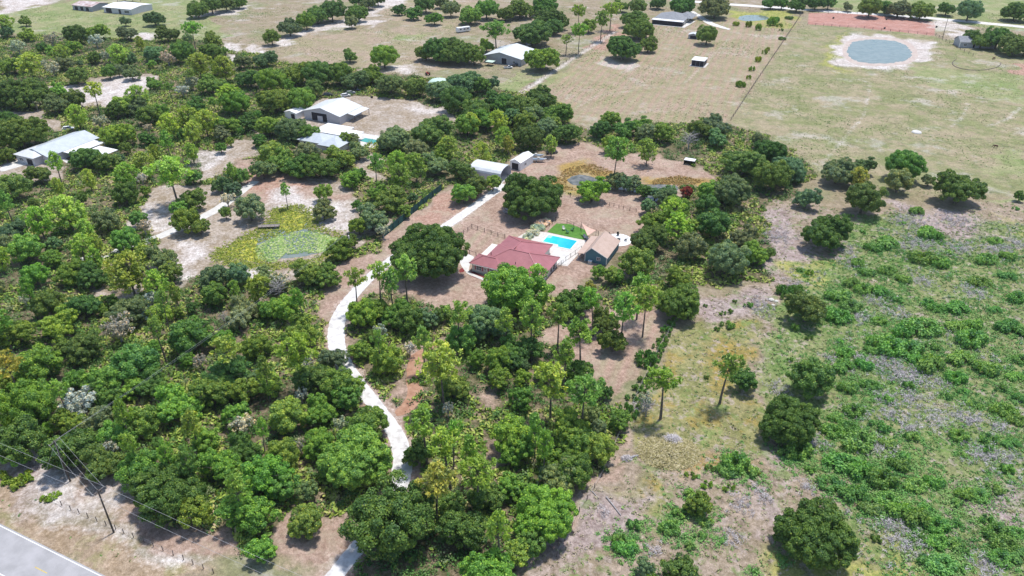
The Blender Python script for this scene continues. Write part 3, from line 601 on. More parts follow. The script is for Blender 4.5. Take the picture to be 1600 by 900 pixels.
for i, (e, n, w_) in enumerate(((-68.6, 199.2, 'left'), (-67.5, 198.6, 'right'))):
    t = thing('sun_lounger', f'grey sun lounger under the tan shade sail, the {w_} of the two', 'lounger', BG(e, n, .06), GA + .6, 'loungers under the sail')
    MB().box(-.35, .35, -.9, .3, .3, .38).build('seat', M['stone'], t); m = MB(); m.add([(-.35, .3, .3), (.35, .3, .3), (.35, .95, .75), (-.35, .95, .75), (-.35, .3, .38), (.35, .3, .38), (.35, .93, .83), (-.35, .93, .83)], [(0, 3, 2, 1), (4, 5, 6, 7), (0, 1, 5, 4), (2, 3, 7, 6), (1, 2, 6, 5), (3, 0, 4, 7)]); m.build('backrest', M['stone'], t)
    for a in (-.3, .26):
        for b_ in (-.8, .2): MB().box(a, a + .04, b_, b_ + .04, 0, .3).build('leg', M['black'], t)
# --- blue pool house
s = thing('pool_house', 'blue sided pool house with tan shingle gable roof and white trim', 'shed', BG(-60.9, 185.6), GA)
w_, r_o = gable(s, -2.6, 3.9, 0, 11.3, 2.6, 4.7, 'y', M['blue_siding'], M['tan_roof'], .35, rpos=.3)
r_o.data.vertices; 
# the roof runs on over a porch on the pool side
pr = MB(); pr.add([(-5.0, -.35, 2.1), (-2.9, -.35, 2.42), (-2.9, 11.6, 2.42), (-5.0, 11.6, 2.1), (-5.0, -.35, 2.2), (-2.9, -.35, 2.53), (-2.9, 11.6, 2.53), (-5.0, 11.6, 2.2)], [(0, 3, 2, 1), (4, 5, 6, 7), (0, 1, 5, 4), (1, 2, 6, 5), (2, 3, 7, 6), (3, 0, 4, 7)]); pr.build('porch_roof', M['tan_roof'], s)
for yy in (0, 3.7, 7.5, 11.2): MB().box(-4.85, -4.65, yy, yy + .2, 0, 2.1).build('porch_post', M['white'], s)
for a in (-2.68, 3.8): tr = MB(); tr.box(a, a + .18, -.08, .1, 0, 2.55); tr.build('corner_trim', M['white'], s)
bg_ = MB()
for (xa, za, xb, zb) in ((-3.0, 2.30, -.65, 4.72), (-.65, 4.72, 4.3, 2.42)):
    bg_.add([(xa, -.42, za - .08), (xb, -.42, zb - .08), (xb, -.42, zb + .14), (xa, -.42, za + .14), (xa, -.36, za - .08), (xb, -.36, zb - .08), (xb, -.36, zb + .14), (xa, -.36, za + .14)], [(0, 1, 2, 3), (4, 7, 6, 5), (3, 2, 6, 7), (0, 4, 5, 1), (0, 3, 7, 4), (1, 5, 6, 2)])
bg_.build('barge_board', M['white'], s)
opening(s, 'window', 1.0, 1.9, 1.1, 2.0, 's', 0); opening(s, 'window', 2.0, 3.0, 1.2, 2.0, 'e', 3.9); opening(s, 'door', 4, 5, .05, 2.1, 'w', -2.6)
t = thing('air_conditioner', 'pale boxed air conditioner against the blue pool house wall', 'air conditioner', BG(-61.6, 184.7), GA)
MB().box(-.5, .5, -.4, .4, .06, .9).build('case', M['stone'], t); MB().box(-.6, .6, -.5, .5, 0, .06).build('pad', M['concrete'], t); MB().box(-.55, .55, -.45, .45, .9, .94).build('lid', M['white'], t)
# --- metal barn with curved roof, white box trailer
b = thing('metal_barn', 'open ended grey metal barn with rounded pale roof at the end of the drive', 'barn', BG(-115.1, 227), GA)
prof = [(-4.3, 3.0), (-4.1, 3.7), (-3.3, 4.4), (-1.8, 4.9), (0, 5.05), (1.8, 4.9), (3.3, 4.4), (4.1, 3.7), (4.3, 3.0)]
r = MB(); n_ = len(prof); v = []
for y in (0, 12.5): v += [(x, y, z) for x, z in prof] + [(x * 1.02, y, z + .1) for x, z in prof]
f = []
for i in range(n_ - 1): f += [(i, i + 1, 2 * n_ + i + 1, 2 * n_ + i), (n_ + i, 3 * n_ + i, 3 * n_ + i + 1, n_ + i + 1), (i, n_ + i, n_ + i + 1, i + 1), (2 * n_ + i, 2 * n_ + i + 1, 3 * n_ + i + 1, 3 * n_ + i)]
r.add(v, f); b_roof = r.build('roof', M['metal_roof'], b)
b.rotation_euler = (0, 0, GA + R_(90) + .0)
b.location = BG(-109.8, 229.6)
m = MB()
for x in (-4.3, 4.3): m.box(x - .05, x + .05, .01, 12.4, 0, 3.0)
m.poly([(-4.25, 12.3, 0), (4.25, 12.3, 0)] + [(x, 12.3, z) for x, z in prof[::-1]]); m.build('wall', M['pale_wall'], b)
MB().box(-4.3, 4.3, 0, 12.3, 0, .06).build('floor_slab', M['concrete'], b)
b2 = thing('storage_shed', 'white narrow gabled storage shed behind the rounded barn', 'shed', BG(-110.8, 239.6), GA - .1)
gable(b2, -2.2, 2.2, 0, 9.5, 3.0, 4.0, 'y', M['white'], M['white_roof'], .15); opening(b2, 'door', -1.4, 1.4, .05, 2.6, 's', 0); opening(b2, 'window', 3, 4.2, 1, 1.9, 'e', 2.2)
# --- neighbour: pale gabled workshop
n2 = thing('workshop', 'pale grey gabled workshop with wide dark opening and red tractor bay', 'workshop', BG(-207.8, 253.4), GA)
gable(n2, -9.4, 9.2, 0, 15.5, 3.6, 6.0, 'y', M['pale_wall'], M['metal_roof'], .5)
opening(n2, 'door', -5.4, 2.6, .05, 3.6, 's', 0); MB().box(-2.2, .4, -.3, -.12, .05, 2.4).build('door_leaf', M['pale_wall'], n2)
cpo = MB(); cpo.add([(9.7, 5, 3.3), (13.2, 5, 2.9), (13.2, 16, 2.9), (9.7, 16, 3.3), (9.7, 5, 3.4), (13.2, 5, 3.0), (13.2, 16, 3.0), (9.7, 16, 3.4)], [(0, 3, 2, 1), (4, 5, 6, 7), (0, 1, 5, 4), (1, 2, 6, 5), (2, 3, 7, 6), (3, 0, 4, 7)]); cpo.build('carport_roof', M['metal_roof'], n2)
for yy in (5.2, 10.5, 15.7): MB().box(12.95, 13.1, yy, yy + .15, 0, 2.95).build('carport_post', M['post'], n2)
s2 = thing('tool_shed', 'small white gabled shed at the left side of the pale workshop', 'shed', BG(-222.6, 251), GA)
gable(s2, -3.2, 3, 0, 8, 2.6, 3.4, 'y', M['white'], M['white_roof'], .2); opening(s2, 'door', .2, 2.2, .05, 2.2, 's', 0)
# neighbour bungalow with pool
n3 = thing('bungalow', 'low bungalow with grey metal roof and white flat rear roof among trees', 'house', BG(-188, 226), GA)
wl = MB(); wl.box(-10, 9, 0, 9, 0, 2.7); wl.build('wall', M['cream'], n3)
rf = MB(); hip(rf, -10.8, 2, -.6, 9.6, 2.75, 1.7); hip(rf, 0, 9.8, -1.8, 9.3, 2.76, 1.9); rf.build('roof', M['grey_roof'], n3)
MB().box(-11, 2, 9.8, 20, 2.9, 3.05).build('carport_roof', M['white_roof'], n3)
MB().box(2.6, 9, 9.8, 17, 3.0, 3.14).build('porch_roof', M['white_roof'], n3)
opening(n3, 'window', -8, -6, .9, 2.1, 's', 0); opening(n3, 'door', -3.5, -2.3, .05, 2.2, 's', 0); opening(n3, 'window', 3, 5, .9, 2.1, 's', 0)
for a in (-10.8, -4.5, 1.7): MB().box(a, a + .2, 19.6, 19.8, 0, 2.9).build('porch_post', M['white'], n3)
tag(MB().slab([W(e, n) for e, n in [(-197, 236), (-171, 236), (-170, 249), (-197, 248)]], 0, .09).build('patio', M['concrete']), kind=D)
p = thing('swimming_pool', 'small green swimming pool in a white patio by the grey bungalow', 'swimming pool', BG(-176.5, 242.2, .09), GA)
MB().slab([(-3.6, -1.8), (3.6, -2.4), (4, .6), (1.6, 2), (-3.2, 1.8)], .004, .05).build('water', water('green_pool', (.05, .32, .27), .1), p)
MB().box(-4.2, 4.3, 2.05, 2.4, .0, .08).build('coping', M['white'], p)
# --- left house with metal roof
n4 = thing('farmhouse', 'grey metal roofed house with white carport half hidden by pines', 'house', BG(-277.5, 171), GA)
gable(n4, -6.8, 7.2, 0, 22, 3.0, 4.9, 'y', M['pale_wall'], M['grey_roof'], .5)
opening(n4, 'window', -4, -2, 1, 2, 's', -3.6); opening(n4, 'door', 0, 3.2, .05, 2.4, 's', -3.6); opening(n4, 'window', 8, 10, 1, 2, 'e', 7.2)
m = MB(); m.box(7.5, 13.5, 6, 20, 2.7, 2.85); m.build('carport_roof', M['white_roof'], n4)
m = MB(); m.box(14.0, 24, 11, 17, 2.4, 2.55); m.build('walkway_roof', M['white_roof'], n4)
for a in (14.2, 19, 23.7): MB().box(a, a + .15, 11.1, 11.25, 0, 2.4).build('walkway_post', M['white'], n4)
m = MB(); hip(m, -6.2, 4.8, -4.2, 6.5, 3.25, 1.75); m.build('cross_roof', M['metal_roof'], n4); MB().box(-5.6, 4.2, -3.6, -.01, 0, 3.1).build('front_wing', M['pale_wall'], n4)
for yy in (6.2, 13, 19.6):
    MB().box(13.2, 13.4, yy, yy + .2, 0, 2.7).build('carport_post', M['white'], n4)
sheet('parking_pad', [(0, 260), (30, 250), (52, 238), (72, 247), (60, 252), (25, 262), (0, 270)], M['concrete'], .03, .05)
sheet('side_pad', [(88, 240), (108, 250), (110, 258), (92, 248)], M['concrete'], .03, .05)
# --- top-left farm
f1 = thing('cattle_barn', 'long white roofed cattle barn in the far left pasture', 'barn', BG(-468, 375), GA + .08)
gable(f1, -12, 12, 0, 19, 3.6, 4.6, 'x', M['pale_wall'], M['white_roof'], .5)
opening(f1, 'door', -10, -5, .05, 3.2, 's', 0); opening(f1, 'door', 1, 3, .05, 3, 's', 0); opening(f1, 'door', 3, 8, .05, 3, 'w', -12); opening(f1, 'window', 6, 10, 1, 2.4, 's', 0)
f2 = thing('old_barn', 'rust streaked open barn left of the white cattle barn', 'barn', BG(-498, 372), GA + .05)
gable(f2, -9, 9, 0, 14, 3.2, 4.6, 'x', M['grey_wall'], M['rust_roof'], .5)
for a in (-7, -2, 3): opening(f2, 'door', a, a + 3, .05, 2.6, 's', 0)
f3 = thing('hay_shelter', 'small white topped open shelter behind the rusty barn', 'shelter', BG(-494, 404), GA)
MB().box(-8, 8, 0, 7, 3, 3.15).build('roof', M['white_roof'], f3)
for a in (-7.8, -.1, 7.6):
    for yy in (.1, 6.7): MB().box(a, a + .2, yy, yy + .2, 0, 3).build('post', M['post'], f3)
# --- mid barn
b3 = thing('stable', 'grey blue stable with pale gable roof between two big oaks', 'stable', BG(-178.5, 369.5), GA)
gable(b3, -10.5, 11, 0, 21, 3.6, 6.0, 'y', M['grey_wall'], M['metal_roof'], .5, rpos=.42)
opening(b3, 'door', -.5, 2.5, .05, 3.2, 's', 0); opening(b3, 'window', 6, 7.4, 1.2, 2.2, 's', 0)
cpt = thing('carport', 'low pale green topped carport in front of the grey blue stable', 'carport', BG(-183.2, 362.5), GA)
MB().box(-2.2, 2.2, 0, 4, 2.1, 2.2).build('roof', M['carport_green'], cpt)
for a in (-2.1, 2.0):
    for yy in (.1, 3.8): MB().box(a, a + .1, yy, yy + .1, 0, 2.1).build('post', M['post'], cpt)
dome = thing('round_tent', 'pale green domed tarp cover peeking above the tree line', 'tarp shelter', P(686, 133))
m = MB(); m.tube([(0, 0, 0), (0, 0, 1.6), (0, 0, 2.6), (0, 0, 3.1), (0, 0, 3.3)], [5.6, 5.2, 3.8, 2, .2], 16); m.build('cover', M['carport_green'], dome, True); m = MB(); m.tube([(0, 0, 3.2), (0, 0, 3.6)], .15, 8); m.build('cap', M['white'], dome)
# --- top right ranch house and kiosk
rh = thing('ranch_house', 'grey shingled ranch house with long dark screened porch', 'house', BG(-124.5, 497), GA)
MB().box(-9.2, 9.5, 4, 22, 0, 2.8).build('wall', M['cream'], rh)
rf = MB(); hip(rf, -9.8, 10.1, 4.2, 22.6, 2.85, 3.2); hip(rf, 3, 13, 12, 26, 2.84, 2.4); rf.build('roof', M['dark_roof'], rh)
MB().box(-9.9, 10.3, -.4, 4.15, 2.75, 2.9).build('porch_roof', M['white_roof'], rh)
MB().box(-9.5, 9.9, 0, 3.95, .1, 2.74).build('screened_porch', M['dark'], rh)
sk = MB(); 
for a in np.linspace(-9.4, 9.6, 7): sk.box(a, a + .1, -.06, -.003, .1, 2.7)
sk.build('mullion', M['black'], rh); opening(rh, 'window', 8, 10, .9, 2.1, 'e', 9.5); opening(rh, 'window', 14, 16, .9, 2.1, 'e', 9.5)
tag(MB().slab([W(-124.5 + a, 497 + c_) for a, c_ in [(-11.5, -2), (12, -2), (14, 20), (10, 20), (10, 0), (-11.5, 0)]], 0, .07).build('patio', M['concrete']), kind=D)
kk = thing('screen_kiosk', 'small dark screened pavilion with flat white roof in the mown field', 'pavilion', BG(-83.7, 408.5), GA)
MB().box(-3.6, 3.4, 0, 8, 2.95, 3.12).build('roof', M['white_roof'], kk); MB().box(-3.3, 3.1, .3, 7.7, .08, 2.94).build('screen', M['dark'], kk); MB().box(-4.2, 4.2, -.8, 8.6, 0, .08).build('slab', M['concrete'], kk)
fr = MB(); 
for a in (-3.32, -1.1, 1.0, 3.0): fr.box(a, a + .1, .22, .298, .08, 2.9)
fr.build('mullion', M['grey_wall'], kk)
sh = thing('open_shed', 'small pale blue open shed beside a round oak in the mown field', 'shed', P(1083, 61), GA)
gable(sh, -3, 3, 0, 5, 2.3, 3.1, 'y', M['grey_wall'], M['metal_roof'], .3); opening(sh, 'door', -2, 2, .05, 2, 's', 0)
bh = thing('tree_house', 'blue grey house tucked under the dark oaks at the right edge', 'house', P(1516, 75), R_(-6))
gable(bh, -6, 14, 0, 9, 3.2, 5.5, 'x', M['grey_wall'], M['dark_roof'], .4); opening(bh, 'window', -4, -2.4, 1, 2.2, 's', 0); opening(bh, 'door', 1, 2.2, .05, 2.2, 's', 0); opening(bh, 'window', 5, 7, 1, 2.2, 's', 0)
MB().box(-6.5, -6.1, -.4, 0, 0, 3.6).build('downpipe', M['white'], bh)
rs = thing('loafing_shed', 'tiny dark open animal shelter with white roof edge by the scrub', 'shelter', P(1076, 258), GA)
MB().box(-2, 2, 0, 2.6, 1.7, 1.8).build('roof', M['white_roof'], rs); m = MB(); m.box(-1.9, 1.9, 2.45, 2.55, 0, 1.7); m.box(-1.95, -1.85, .02, 2.44, 0, 1.7); m.box(1.85, 1.95, .02, 2.44, 0, 1.7); m.build('wall', M['dark'], rs)
foot = thing('footbridge', 'small weathered wooden footbridge by the lily pond with white end post', 'footbridge', P(421, 356), .1)
m = MB(); m.box(-3.4, 3.2, -.9, .9, .7, .8); m.build('deck', M['palebark'], foot)
for yy in (-.9, .84): m = MB(); m.box(-3.4, 3.2, yy, yy + .06, 1.5, 1.58); [m.box(a, a + .08, yy, yy + .06, .0, 1.5) for a in np.linspace(-3.3, 3.1, 6)]; m.build('railing', M['deadwood'], foot)
# --- camper, boat trailer, cars
def wheels(root, xs, y, r=.36):
    for x in xs:
        for s_ in (-1, 1): w = MB(); w.tube([(x, s_ * y - .1, r), (x, s_ * y + .1, r)], r, 12); wo = w.build('wheel', M['rubber'], root); q = MB(); q.tube([(x, s_ * (y + .11) - .01, r), (x, s_ * (y + .11) + .01, r)], r * .55, 8); q.build('rim', M['stone'], wo)
def car(label, px, rz, mat, kind='car', group=None):
    x, y = P(*px); t = thing('pickup_truck' if kind == 'pickup' else 'parked_car', label, kind if kind == 'car' else 'pickup truck', (x, y), rz, group)
    m = MB(); m.add([(x_, y_, z_) for x_, z_ in ((-2.2, .35), (2.2, .35), (2.25, .8), (1.0, 1.0), (-2.1, 1.0), (-2.25, .8)) for y_ in (-.9, .9)], [(0, 2, 3, 1), (2, 4, 5, 3), (4, 6, 7, 5), (6, 8, 9, 7), (8, 10, 11, 9), (10, 0, 1, 11), (0, 10, 8, 6, 4, 2), (1, 3, 5, 7, 9, 11)]); m.build('body', M[mat], t)
    a, b_ = (-.1, 1.0) if kind == 'pickup' else (-1.8, .9)
    m = MB(); m.add([(a, -.8, 1.0), (b_ + .3, -.8, 1.0), (b_ + .3, .8, 1.0), (a, .8, 1.0), (a + .2, -.68, 1.5), (b_ - .4, -.68, 1.5), (b_ - .4, .68, 1.5), (a + .2, .68, 1.5)], [(0, 1, 5, 4), (1, 2, 6, 5), (2, 3, 7, 6), (3, 0, 4, 7)]); m.build('window', M['glass'], t)
    MB().box(a + .18, b_ - .38, -.7, .7, 1.5, 1.56).build('roof', M[mat], t)
    if kind == 'pickup': MB().box(-2.1, -.3, -.75, .75, 1.003, 1.02).build('bed', M['dark'], t)
    for s_ in (-1, 1): MB().box(2.18, 2.27, s_ * .7 - .15, s_ * .7 + .15, .65, .8).build('headlight', M['white'], t)
    wheels(t, (-1.35, 1.35), .82); return t
G_ = 'vehicles parked behind the workshop'
car('white car behind the pale workshop, nearest its roof ridge', (540, 151), .4, 'car_white', group=G_)
car('dark pickup truck parked farthest right behind the pale workshop', (557, 143), .5, 'car_dark', 'pickup', group=G_)
car('grey car between the white car and the dark pickup truck', (548, 147), .5, 'car_grey', group=G_)
car('dark car at the left end of the row behind the workshop', (512, 150), .2, 'car_dark', group=G_)
car('blue grey car in the open front of the pale workshop', (504, 186), .9, 'car_blue')
car('white pickup truck beside the rounded barn entrance', (799, 279), GA + 1.5, 'car_white', 'pickup')
car('white pickup truck in front of the grey blue stable', (794, 107), .2, 'car_white', 'pickup')
car('dark pickup truck against the right wall of the stable', (806, 103), .9, 'car_dark', 'pickup')
car('white car parked behind the metal roofed farmhouse', (107, 203), .3, 'car_white')
car('dark car under the white carport of the farmhouse', (98, 239), .5, 'car_dark')
car('white pickup truck between the stable and the oak above it', (823, 72), .6, 'car_white', 'pickup')
car('dark car parked beside the big round oak above the paddock', (797, 334), .3 - 1.0, 'car_grey')
tr_ = thing('tractor', 'red tractor under the side carport of the pale workshop', 'tractor', P(546, 178), .5)
MB().box(-.4, 1.5, -.35, .35, .7, 1.3).build('bonnet', M['red'], tr_); MB().box(-1.2, -.3, -.55, .55, .7, 1.2).build('seat_platform', M['red'], tr_); MB().box(-.9, -.5, -.3, .3, 1.2, 1.7).build('seat', M['black'], tr_)
for s_ in (-1, 1): MB().tube([(-.8, s_ * .85 - .2, .75), (-.8, s_ * .85 + .2, .75)], .75, 14).build('wheel', M['rubber'], tr_); MB().tube([(1.2, s_ * .6 - .1, .45), (1.2, s_ * .6 + .1, .45)], .45, 12).build('wheel', M['rubber'], tr_)
t2 = copy_tree(tr_); t2.location = (*P(668, 117), 0); t2.rotation_euler[2] = 2; t2['label'] = 'small red tractor standing alone on the sand below the three oaks'
cam_ = thing('camper', 'long white camper trailer parked near the trees', 'camper', P(724, 50), .55)
m = MB(); m.add([(x_, y_, z_) for x_, z_ in ((-4.5, .6), (4.2, .6), (4.5, 1.6), (4.2, 3.0), (-4.3, 3.0), (-4.6, 1.8)) for y_ in (-1.2, 1.2)], [(0, 2, 3, 1), (2, 4, 5, 3), (4, 6, 7, 5), (6, 8, 9, 7), (8, 10, 11, 9), (10, 0, 1, 11), (0, 10, 8, 6, 4, 2), (1, 3, 5, 7, 9, 11)]); m.build('body', M['white'], cam_)
for a in (-3, -.4, 2): MB().box(a, a + 1.2, -1.24, -1.203, 1.6, 2.4).build('window', M['glass'], cam_)
MB().box(.6 + .5, 1.9, -1.235, -1.202, .7, 2.5).build('door', M['stone'], cam_); wheels(cam_, (-.6, .5), 1.1); MB().box(4.5, 5.6, -.05, .05, .6, .7).build('hitch', M['black'], cam_)
def boat(label, px, rz, canopy=None):
    x, y = P(*px); t = thing('boat', label, 'boat', (x, y), rz, 'boats by the storage shed')
    m = MB(); m.add([(-2.5, -.9, 1.3), (1.4, -.9, 1.3), (3, 0, 1.45), (1.4, .9, 1.3), (-2.5, .9, 1.3), (-2.4, -.5, .6), (1.2, -.4, .6), (2.2, 0, .75), (1.2, .4, .6), (-2.4, .5, .6)], [(0, 5, 6, 1), (1, 6, 7, 2), (2, 7, 8, 3), (3, 8, 9, 4), (4, 9, 5, 0), (5, 9, 8, 7, 6)]); m.build('hull', M['white'], t)
    m = MB(); m.add([(-2.3, -.75, 1.1), (1.3, -.75, 1.1), (2.3, 0, 1.15), (1.3, .75, 1.1), (-2.3, .75, 1.1)], [(0, 1, 2, 3, 4)]); m.build('deck', M['car_blue'], t)
    MB().box(-.6, .3, -.4, .4, 1.1, 1.9).build('console', M['stone'], t); MB().box(-2.85, -2.5, -.2, .2, .9, 1.9).build('motor', M['black'], t)
    MB().box(-2.2, 3.6, -.06, .06, .35, .45).build('trailer_frame', M['grey_wall'], t); wheels(t, (-1,), .9, .33); return t
boat('white boat with blue deck on a trailer right of the storage shed', (842, 253), GA + .4)
boat('second smaller looking boat close behind the blue decked boat', (838, 247), GA + .5)
car('dark utility car on the mulch beyond the boats', (862, 240), .3, 'car_dark')
# --- poles and wires
def pole(label, px, h_, arm=True, xf=None):
    x, y = P(*px); t = thing('utility_pole', label, 'utility pole', (x, y))
    m = MB(); m.tube([(0, 0, 0), (0, 0, h_)], [.17, .12], 8); m.build('shaft', M['pole'], t)
    if arm:
        m = MB(); a = GA; c_, s_ = math.cos(a + 1.57), math.sin(a + 1.57); m.tube([(-1.2 * c_, -1.2 * s_, h_ - .4), (1.2 * c_, 1.2 * s_, h_ - .4)], .07, 4); m.build('crossarm', M['palebark'], t)
        for k in (-1.1, 0, 1.1): q = MB(); q.tube([(k * c_, k * s_, h_ - .36), (k * c_, k * s_, h_ - .1)], .05, 6); q.build('insulator', M['stone'], t)
    if xf: m = MB(); m.tube([(.3, 0, h_ - 1.8), (.3, 0, h_ - .9)], .25, 10); m.build('transformer', M['stone'], t)
    return x, y, h_
p1 = pole('dark wooden utility pole on the sandy verge, cross arm level with the drive wires', (178, 832), 10.6)
p2 = pole('grey utility pole rising out of the oaks left of the roadside pole', (110, 752), 10.4)
p3 = pole('slim pale utility pole between the lily pond and green screen fence', (547, 402), 8.0, False, True)
p4 = pole('utility pole beside the red riding arena', (1473, 58), 11, False)
def wire(a, b_, sag, label, off=0):
    m = MB(); pts = []
    for i in range(25):
        t = i / 24; pts.append((a[0] + (b_[0] - a[0]) * t, a[1] + (b_[1] - a[1]) * t, a[2] + (b_[2] - a[2]) * t - sag * 4 * t * (1 - t)))
    m.tube(pts, .018, 4); o = m.build('power_line', M['wire']); tag(o, label, 'power line', 'power lines')
def off(p, k, dz=-.1): c_, s_ = math.cos(GA + 1.57), math.sin(GA + 1.57); return (p[0] + k * c_, p[1] + k * s_, p[2] + dz)
for k, w_ in ((-1.1, 'nearer the road'), (1.1, 'nearer the oaks')):
    e_, n_ = -104.6, 56.0
    R1 = (*W(e_ + 75, n_), 10.4); R0 = (*W(e_ - 80, n_), 10.4)
    wire(off(p1, k), off(R1, k), .8, f'power line running right from the roadside pole, {w_}'); wire(off(p1, k), off(R0, k), .8, f'power line running left from the roadside pole, {w_}')
for k, w_ in ((-1.1, 'left'), (0, 'middle'), (1.1, 'right')): wire(off(p1, k), off(p2, k), .3, f'short power line between the two roadside poles, {w_} strand')
wire(off(p2, -.5), off(p3, -.2), 1.6, 'lower long power line crossing the wood to the slim pole'); wire(off(p2, .6), off(p3, .3, .1), 1.2, 'upper long power line crossing the wood to the slim pole')
for (dx, dy, w_) in ((-4, -5, 'left'), (3.5, -5.5, 'right')): wire((p2[0], p2[1], 9.6), (p2[0] + dx, p2[1] + dy, 0), 0, f'{w_} guy wire staying the pole in the oaks')
# --- fences
def fence(name, label, cat, pts, posth, postr, mat, rails=(), railr=.03, step=None, z=0, group=None):
    """pts are post places; step fills posts between corners"""
    W_ = [Vector((*P(*q), 0)) for q in pts]
    if step:
        L = []
        for a, b_ in zip(W_[:-1], W_[1:]):
            n = max(1, round((b_ - a).length / step)); L += [a.lerp(b_, i / n) for i in range(n)]
        W_ = L + [W_[-1]]
    t = thing(name, label, cat, W_[0]); o = W_[0]; g = random.Random(len(W_))
    proto = None
    for q in W_:
        if proto is None: m = MB(); m.tube([(0, 0, 0), (0, 0, posth)], postr, 6); proto = m.build('post', mat, t); c_ = proto
        else: c_ = proto.copy(); col.objects.link(c_)
        c_.location = q - o; c_.rotation_euler = (g.uniform(-.05, .05), g.uniform(-.05, .05), 0)
    for rz_ in rails: m = MB(); m.tube([(q - o) + Vector((0, 0, rz_)) for q in W_], railr, 4); m.build('rail' if railr > .02 else 'fence_wire', mat if railr > .02 else M['wire'], t)
    return t
pd = [(717, 371), (724, 366), (731, 361.5), (737.5, 356), (746.5, 359), (757, 362.5), (767.5, 366), (778, 369), (789, 372)]
fence('paddock_fence', 'dark post and rail fence around the little paddock left of the red roof', 'fence', pd, 1.35, .09, M['post'], (1.2, .7), .04)
fence('paddock_fence', 'short dark fence piece between the house drive and the big oak', 'fence', [(729, 394), (734, 397), (744, 400)], 1.3, .09, M['post'], (1.15,), .05)
fence('pasture_fence', 'dark post fence crossing the mulch behind the bright round tree', 'fence', [(880, 303), (891, 308), (903, 311), (915, 313), (945, 320), (952, 322), (959, 323), (967, 325), (974, 327), (984, 329), (994, 331)], 1.3, .08, M['post'], (1.1, .6), .03)
fence('pool_fence', 'black metal fence behind the pool lawn and shade sail', 'fence', [(858, 355), (868, 346), (886, 350), (907, 360), (935, 368)], 1.6, .07, M['black'], (1.5, .8), .03, 3)
fence('pool_fence', 'black metal fence between the pool deck and the side yard', 'fence', [(862, 428), (884, 408), (899, 398), (908, 391)], 1.5, .06, M['black'], (1.4, .2), .03, 2.5)
fence('hedge_fence', 'white low fence along the sidewalk east of the house', 'fence', [(842, 440), (858, 426), (880, 411)], 1.0, .06, M['white'], (.9, .4), .05, 2.2)
fence('arena_fence', 'post fence along the near side of the red riding arena', 'fence', [(1262, 39), (1350, 45), (1462, 56), (1500, 78), (1520, 88)], 1.5, .11, M['post'], (1.3, .7), .04, 5)
fence('arena_fence', 'post fence along the far side of the red riding arena', 'fence', [(1264, 20), (1400, 24), (1462, 36)], 1.5, .11, M['post'], (1.3,), .04, 6)
fence('field_fence', 'long thin fence between the mown field and the open pasture', 'fence', [(1254, 20), (1222, 68), (1180, 130), (1142, 188)], 1.4, .1, M['post'], (1.3, .8, .4), .035, 5)
fence('field_fence', 'wire fence along the sandy track left of the mown field', 'fence', [(962, 48), (895, 90), (822, 139)], 1.3, .09, M['post'], (1.2, .7), .03, 5)
fence('roadside_fence', 'leaning wooden posts of a wire fence along the sandy road verge', 'fence', [(82, 783), (97, 790), (111, 797), (124, 802.5), (138, 809), (152, 815), (166, 821), (181, 827), (194, 834), (209, 840), (225, 847), (240, 854), (255, 861), (271, 868), (287, 875), (302, 882), (318, 889), (334, 896)], 1.25, .07, M['post'], (1.1, .7, .4), .012)
fence('boundary_fence', 'wire fence threaded through the hedge along the right hand lot line', 'fence', [(1062, 492), (1030, 545), (985, 640), (940, 745), (905, 800), (870, 870)], 1.3, .08, M['post'], (1.2, .7), .015, 4)
rp = [(1490 + 0, 90)]
ringp = [P(1526 + 38 * math.cos(a), 99 + 11 * math.sin(a)) for a in np.linspace(-.1, 3.7, 16)]
m = MB(); m.tube([(x, y, .08) for x, y in ringp], .22, 5); tag(m.build('ring_border', M['bark']), 'dark low curved border of the round pen in the pasture', 'border')
# green screen
a, b_ = Vector((*P(690, 297), 0)), Vector((*P(597, 373), 0)); t = thing('screen_fence', 'dark green fabric privacy fence beside the mulch strip', 'fence', a); d = b_ - a; L = d.length; nn = Vector((-d.y, d.x, 0)).normalized() * .03
m = MB(); K = 24
for i in range(K):
    p0, p1_ = d * i / K, d * (i + 1) / K; w0, w1 = nn * math.sin(i * 1.9) * 2, nn * math.sin((i + 1) * 1.9) * 2
    m.add([p0 + w0, p1_ + w1, p1_ + w1 + Vector((0, 0, 2.35)), p0 + w0 + Vector((0, 0, 2.35)), p0 + w0 + nn, p1_ + w1 + nn, p1_ + w1 + nn + Vector((0, 0, 2.35)), p0 + w0 + nn + Vector((0, 0, 2.35))], [(0, 1, 2, 3), (4, 7, 6, 5), (3, 2, 6, 7), (0, 4, 5, 1)])
m.build('screen', M['screen'], t)
pr_ = None
for i in range(0, K + 1, 2):
    if pr_ is None: q = MB(); q.tube([(0, 0, 0), (0, 0, 2.45)], .05, 6); pr_ = q.build('post', M['black'], t); c_ = pr_
    else: c_ = pr_.copy(); col.objects.link(c_)
    c_.location = d * i / K + nn * 4
